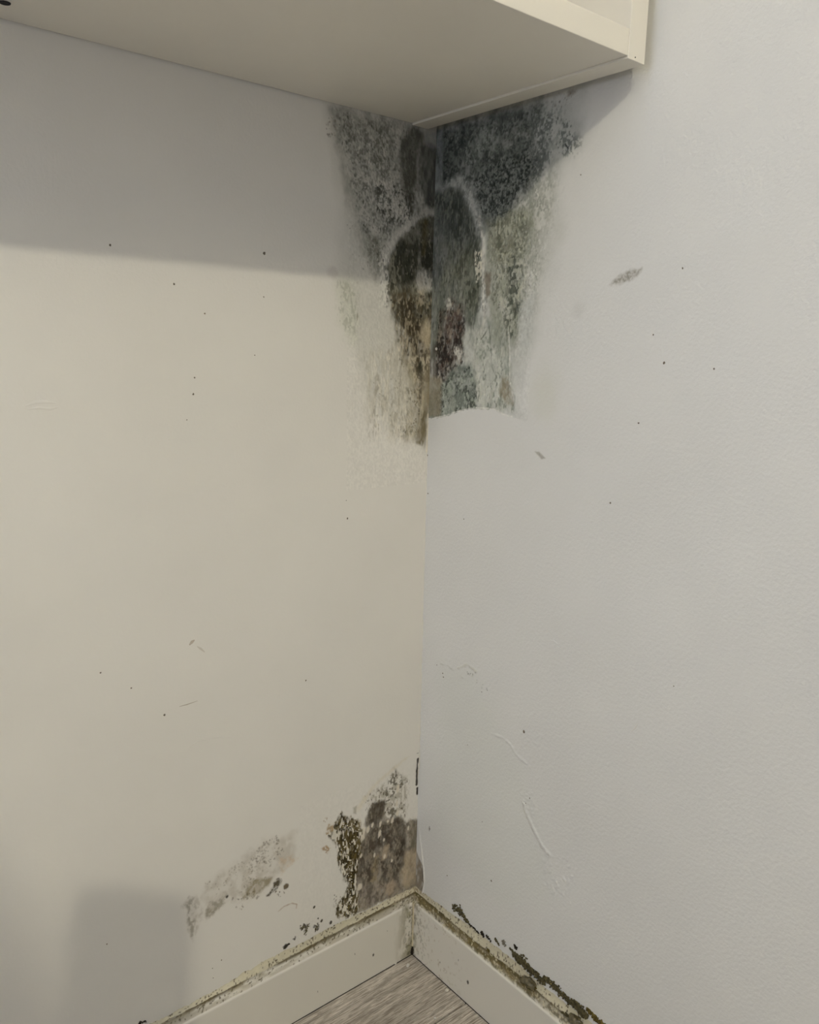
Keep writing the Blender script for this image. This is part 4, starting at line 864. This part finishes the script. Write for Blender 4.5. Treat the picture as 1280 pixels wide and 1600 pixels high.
ridge(wall_right, False, [(260.2,623.3),(266.8,623.5),(273.5,621.9)], 2.2, 0.7, plain('paint_ridge_right', CLEAN_R, rough=0.7, var=0.03))
ridge(wall_right, False, [(394.0,543.7),(399.8,551.8),(403.6,560.0)], 1.5, 0.6, M_ridgeL)

# ------------------------------------------------------------------ wall cabinet
G, D_, HC = 0.0184, 0.3565, 1.300
TH, WID, HGT = 0.0285, 1.00, 0.66
cab = thing('wall_cabinet', 'cream open-front wall cabinet hung across the top of the corner', 'cabinet', (-G - WID / 2, -D_ / 2, HC))
def part(name, x0, x1, y0, y1, z0, z1, b=0.0009, m=M_lac, parent=cab, label=None):
    ox, oy, oz = cab.location
    return MB().box(x0 - ox, x1 - ox, y0 - oy, y1 - oy, z0 - oz, z1 - oz, b).build(name, m, parent, False, label)
part('side_panel', -G - TH, -G, -D_, -0.0025, HC, HC + HGT)
part('side_panel', -G - WID, -G - WID + TH, -D_, -0.0025, HC, HC + HGT)
bp = part('bottom_panel', -G - WID + TH + 0.0003, -G - TH - 0.0003, -D_ + 0.0006, -0.0025, HC + 0.0026, HC + 0.0286)
part('top_panel', -G - WID + TH + 0.0003, -G - TH - 0.0003, -D_ + 0.0006, -0.0025, HC + HGT - 0.026, HC + HGT)
part('back_panel', -G - WID + TH + 0.0003, -G - TH - 0.0003, -0.012, -0.004, HC + 0.0288, HC + HGT - 0.0262, 0.0004)
part('shelf', -G - WID + TH + 0.0008, -G - TH - 0.0008, -D_ + 0.03, -0.0125, HC + 0.33, HC + 0.35)
def disc_down(name, x, y, z, r, label):
    ox, oy, oz = cab.location
    MB().lathe([(r * 1.25, 0.0), (r * 1.2, -0.0007), (r, -0.0009), (r * 0.85, -0.0004)], 20, (x - ox, y - oy, z - oz)).build(name, M_hole, cab, True, label)
disc_down('cable_hole_disc', -0.572, -0.046, HC + 0.0026, 0.0042, 'small black disc painting the dark of a cable hole in the cabinet underside')  # no opening is cut: a black disc paints the hole's shade
mb = MB().tube((-G - 0.017 - cab.location.x, -D_ - 0.0004 - cab.location.y, 0.0035), (-G - 0.017 - cab.location.x, -D_ + 0.001 - cab.location.y, 0.0035), 0.0007)
mb.build('pin_hole_disc', M_hole, cab, False, 'tiny black disc painting the dark of a pin hole in the side panel front')  # solid black peg, its colour painting the dark of a hole

# ------------------------------------------------------------------ plaster crumbs on the floor
def crumb(name, x, y, r, label, seed):
    rg = random.Random(seed)
    o = MB().lump((0, 0, 0), r, rg, (1.1, 0.9, 0.7), 2).build(name, M_plaster, None, False, label)
    zmin = min(v.co.z for v in o.data.vertices); o.location = (x, y, -zmin); o['category'] = 'plaster crumb'; o['group'] = 'plaster crumbs on the floor'
crumb('plaster_crumb', *[(-0.0302,-0.1180)][0], 0.0026, 'white plaster crumb on the floor against the right skirting', 1)
crumb('plaster_crumb', *[(-0.0448,-0.0393)][0], 0.0030, 'flat pale plaster crumb on the floor in the very corner', 2)
crumb('plaster_crumb', *[(-0.0447,-0.1488)][0], 0.0013, 'tiny white plaster crumb beside the plank joint', 3)
crumb('plaster_crumb', *[(-0.0811,-0.1469)][0], 0.0020, 'white plaster crumb on the floor nearest the bottom edge', 4)
crumb('plaster_crumb', *[(-0.0579,-0.0219)][0], 0.0022, 'brownish plaster crumb on the floor by the left skirting', 5)

# ------------------------------------------------------------------ rest of the room: pendant lamp, phone on its tripod, added shade blocker
ceil = MB().box(-3.2, 0.0, -3.2, 0.0, 2.72, 2.76).build('ceiling', plain('ceiling_paint', (236, 234, 228), rough=0.85), kind='structure')
ceil['label'] = 'plain white ceiling above the room corner'
M_far = plain('far_wall_paint', (230, 228, 222), rough=0.85, var=0.02)
X0, X1 = WIN_X - 0.12, WIN_X
wf = MB()
wf.box(X0, X1, -3.2, WIN_Y0, 0, 2.72).box(X0, X1, WIN_Y1, 0.0, 0, 2.72).box(X0, X1, WIN_Y0, WIN_Y1, 0, WIN_Z0).box(X0, X1, WIN_Y0, WIN_Y1, WIN_Z1, 2.72)
o = wf.build('wall_far', M_far, kind='structure'); o['label'] = 'plain white wall with the window, outside the picture'
wn = MB()
for a, b, c, d in ((WIN_Y0, WIN_Y0 + 0.045, WIN_Z0, WIN_Z1), (WIN_Y1 - 0.045, WIN_Y1, WIN_Z0, WIN_Z1), (WIN_Y0, WIN_Y1, WIN_Z0, WIN_Z0 + 0.045), (WIN_Y0, WIN_Y1, WIN_Z1 - 0.045, WIN_Z1), ((WIN_Y0 + WIN_Y1) / 2 - 0.02, (WIN_Y0 + WIN_Y1) / 2 + 0.02, WIN_Z0, WIN_Z1)):
    wn.box(X1 - 0.05, X1 - 0.005, a, b, c, d)
o = wn.build('window_1', M_far, kind='structure'); o['label'] = 'white framed window, outside the picture'
lamp = thing('pendant_lamp', 'bare bulb on a short ceiling pendant behind the viewer', 'lamp', (LAMP.x, LAMP.y, LAMP.z))
m, nt, bs = new_mat('glowing_bulb')
bs.inputs['Emission Color'].default_value = (*BULB_COL, 1); bs.inputs['Emission Strength'].default_value = BULB_POWER
bs.inputs['Base Color'].default_value = (0.9, 0.9, 0.9, 1)
import bmesh
bm = bmesh.new(); bmesh.ops.create_uvsphere(bm, u_segments=14, v_segments=9, radius=BULB_R)
me = bpy.data.meshes.new('bulb'); bm.to_mesh(me); bm.free(); me.polygons.foreach_set('use_smooth', np.ones(len(me.polygons), bool))
ob('bulb', me, m, lamp)
M_lampw = plain('lamp_white', (225, 222, 215), rough=0.4)
MB().lathe([(0.012, 0.034), (0.017, 0.036), (0.017, 0.052), (0.010, 0.056)], 20).build('socket', M_lampw, lamp, True)
MB().lathe([(0.045, 0.0695), (0.045, 0.062), (0.03, 0.057), (0.012, 0.0555)], 28).build('ceiling_rose', M_lampw, lamp, True)

# phone that takes the picture: its back is turned to the corner, just behind the point of view
M_dark = plain('phone_dark', (28, 29, 32), rough=0.35); M_met = plain('tripod_metal', (60, 61, 64), rough=0.35, metal=0.8)
PC = CAM - fwd * 0.045 + rgt * (-0.030) - dwn * 0.035
ph = thing('smartphone', 'dark smartphone upright on the tripod facing the corner', 'phone')
ph.matrix_world = Matrix.Translation(PC) @ rot.to_4x4()
def rounded(w, h, r, z0, z1, n=8):
    pts = []
    for cx, cy, a0 in ((w / 2 - r, h / 2 - r, 0), (-w / 2 + r, h / 2 - r, 90), (-w / 2 + r, -h / 2 + r, 180), (w / 2 - r, -h / 2 + r, 270)):
        for k in range(n + 1):
            a = math.radians(a0 + 90 * k / n); pts.append((cx + r * math.cos(a), cy + r * math.sin(a)))
    N = len(pts)
    v = [(x, y, z0) for x, y in pts] + [(x, y, z1) for x, y in pts]
    return v, [tuple(range(N))[::-1], tuple(range(N, 2 * N))] + [(k, (k + 1) % N, N + (k + 1) % N, N + k) for k in range(N)]
PHW, PHH = 0.098, 0.21
mb = MB(); mb.add(*rounded(PHW, PHH, 0.018, 0.0, 0.009)); mb.build('body', M_dark, ph)
mb = MB(); mb.add(*rounded(PHW - 0.006, PHH - 0.006, 0.015, 0.009, 0.0094)); mb.build('screen', plain('phone_glass', (12, 13, 16), rough=0.08), ph)
mb = MB(); mb.add(*rounded(0.034, 0.034, 0.008, -0.002, 0.0)); o = mb.build('lens_plate', M_dark, ph); o.location = (0.030, 0.083, 0)
for dx, dy in ((0.022, 0.092), (0.038, 0.092), (0.022, 0.075)):
    o = MB().lathe([(0.006, -0.0032), (0.006, -0.002)], 18).build('lens', M_met, ph); o.location = (dx, dy, 0)
bot = PC + dwn * (PHH / 2)
tri = thing('tripod', 'slim dark tripod holding the phone behind the viewer', 'tripod', (bot.x, bot.y, 0))
bz = bot.z
mb = MB().box(-0.03, 0.03, -0.012, 0.012, bz - 0.028, bz - 0.006, 0.003); mb.build('clamp', M_dark, tri).rotation_euler = (0, 0, YAW - math.pi / 2)
MB().tube((0, 0, 0.30), (0, 0, bz - 0.028), 0.008).build('column', M_met, tri)
MB().lathe([(0.02, 0.52), (0.024, 0.525), (0.024, 0.565), (0.015, 0.57)], 20).build('leg_hub', M_dark, tri)
for k in range(3):
    a = YAW + math.pi + k * 2 * math.pi / 3
    MB().tube((0.018 * math.cos(a), 0.018 * math.sin(a), 0.55), (0.24 * math.cos(a), 0.24 * math.sin(a), 0.006), 0.008, 0.006).build('leg', M_met, tri)

# cupboard-shaped blocker added unseen in place of the viewer's body, shading the far left
blocker = thing('shade_blocker', 'plain white tall cupboard standing behind the viewer on the left', 'shade blocker', (-1.456, -1.72, 0))
M_blocker = plain('shade_blocker_white', (224, 221, 214), rough=0.5, var=0.02)
MB().box(-0.30, 0.30, -0.20, 0.20, 0.06, 1.76, 0.004).build('body', M_blocker, blocker)
MB().box(-0.28, 0.28, -0.18, 0.18, 0.0, 0.06).build('plinth', M_blocker, blocker)
for s in (-1, 1):
    d = MB().box(min(0.002 * s, 0.297 * s), max(0.002 * s, 0.297 * s), 0.201, 0.219, 0.07, 1.75, 0.002).build('door', M_blocker, blocker)
    MB().tube((0.03 * s, 0.219, 0.95), (0.03 * s, 0.24, 0.95), 0.009, 0.012, 14).build('knob', M_met, d)
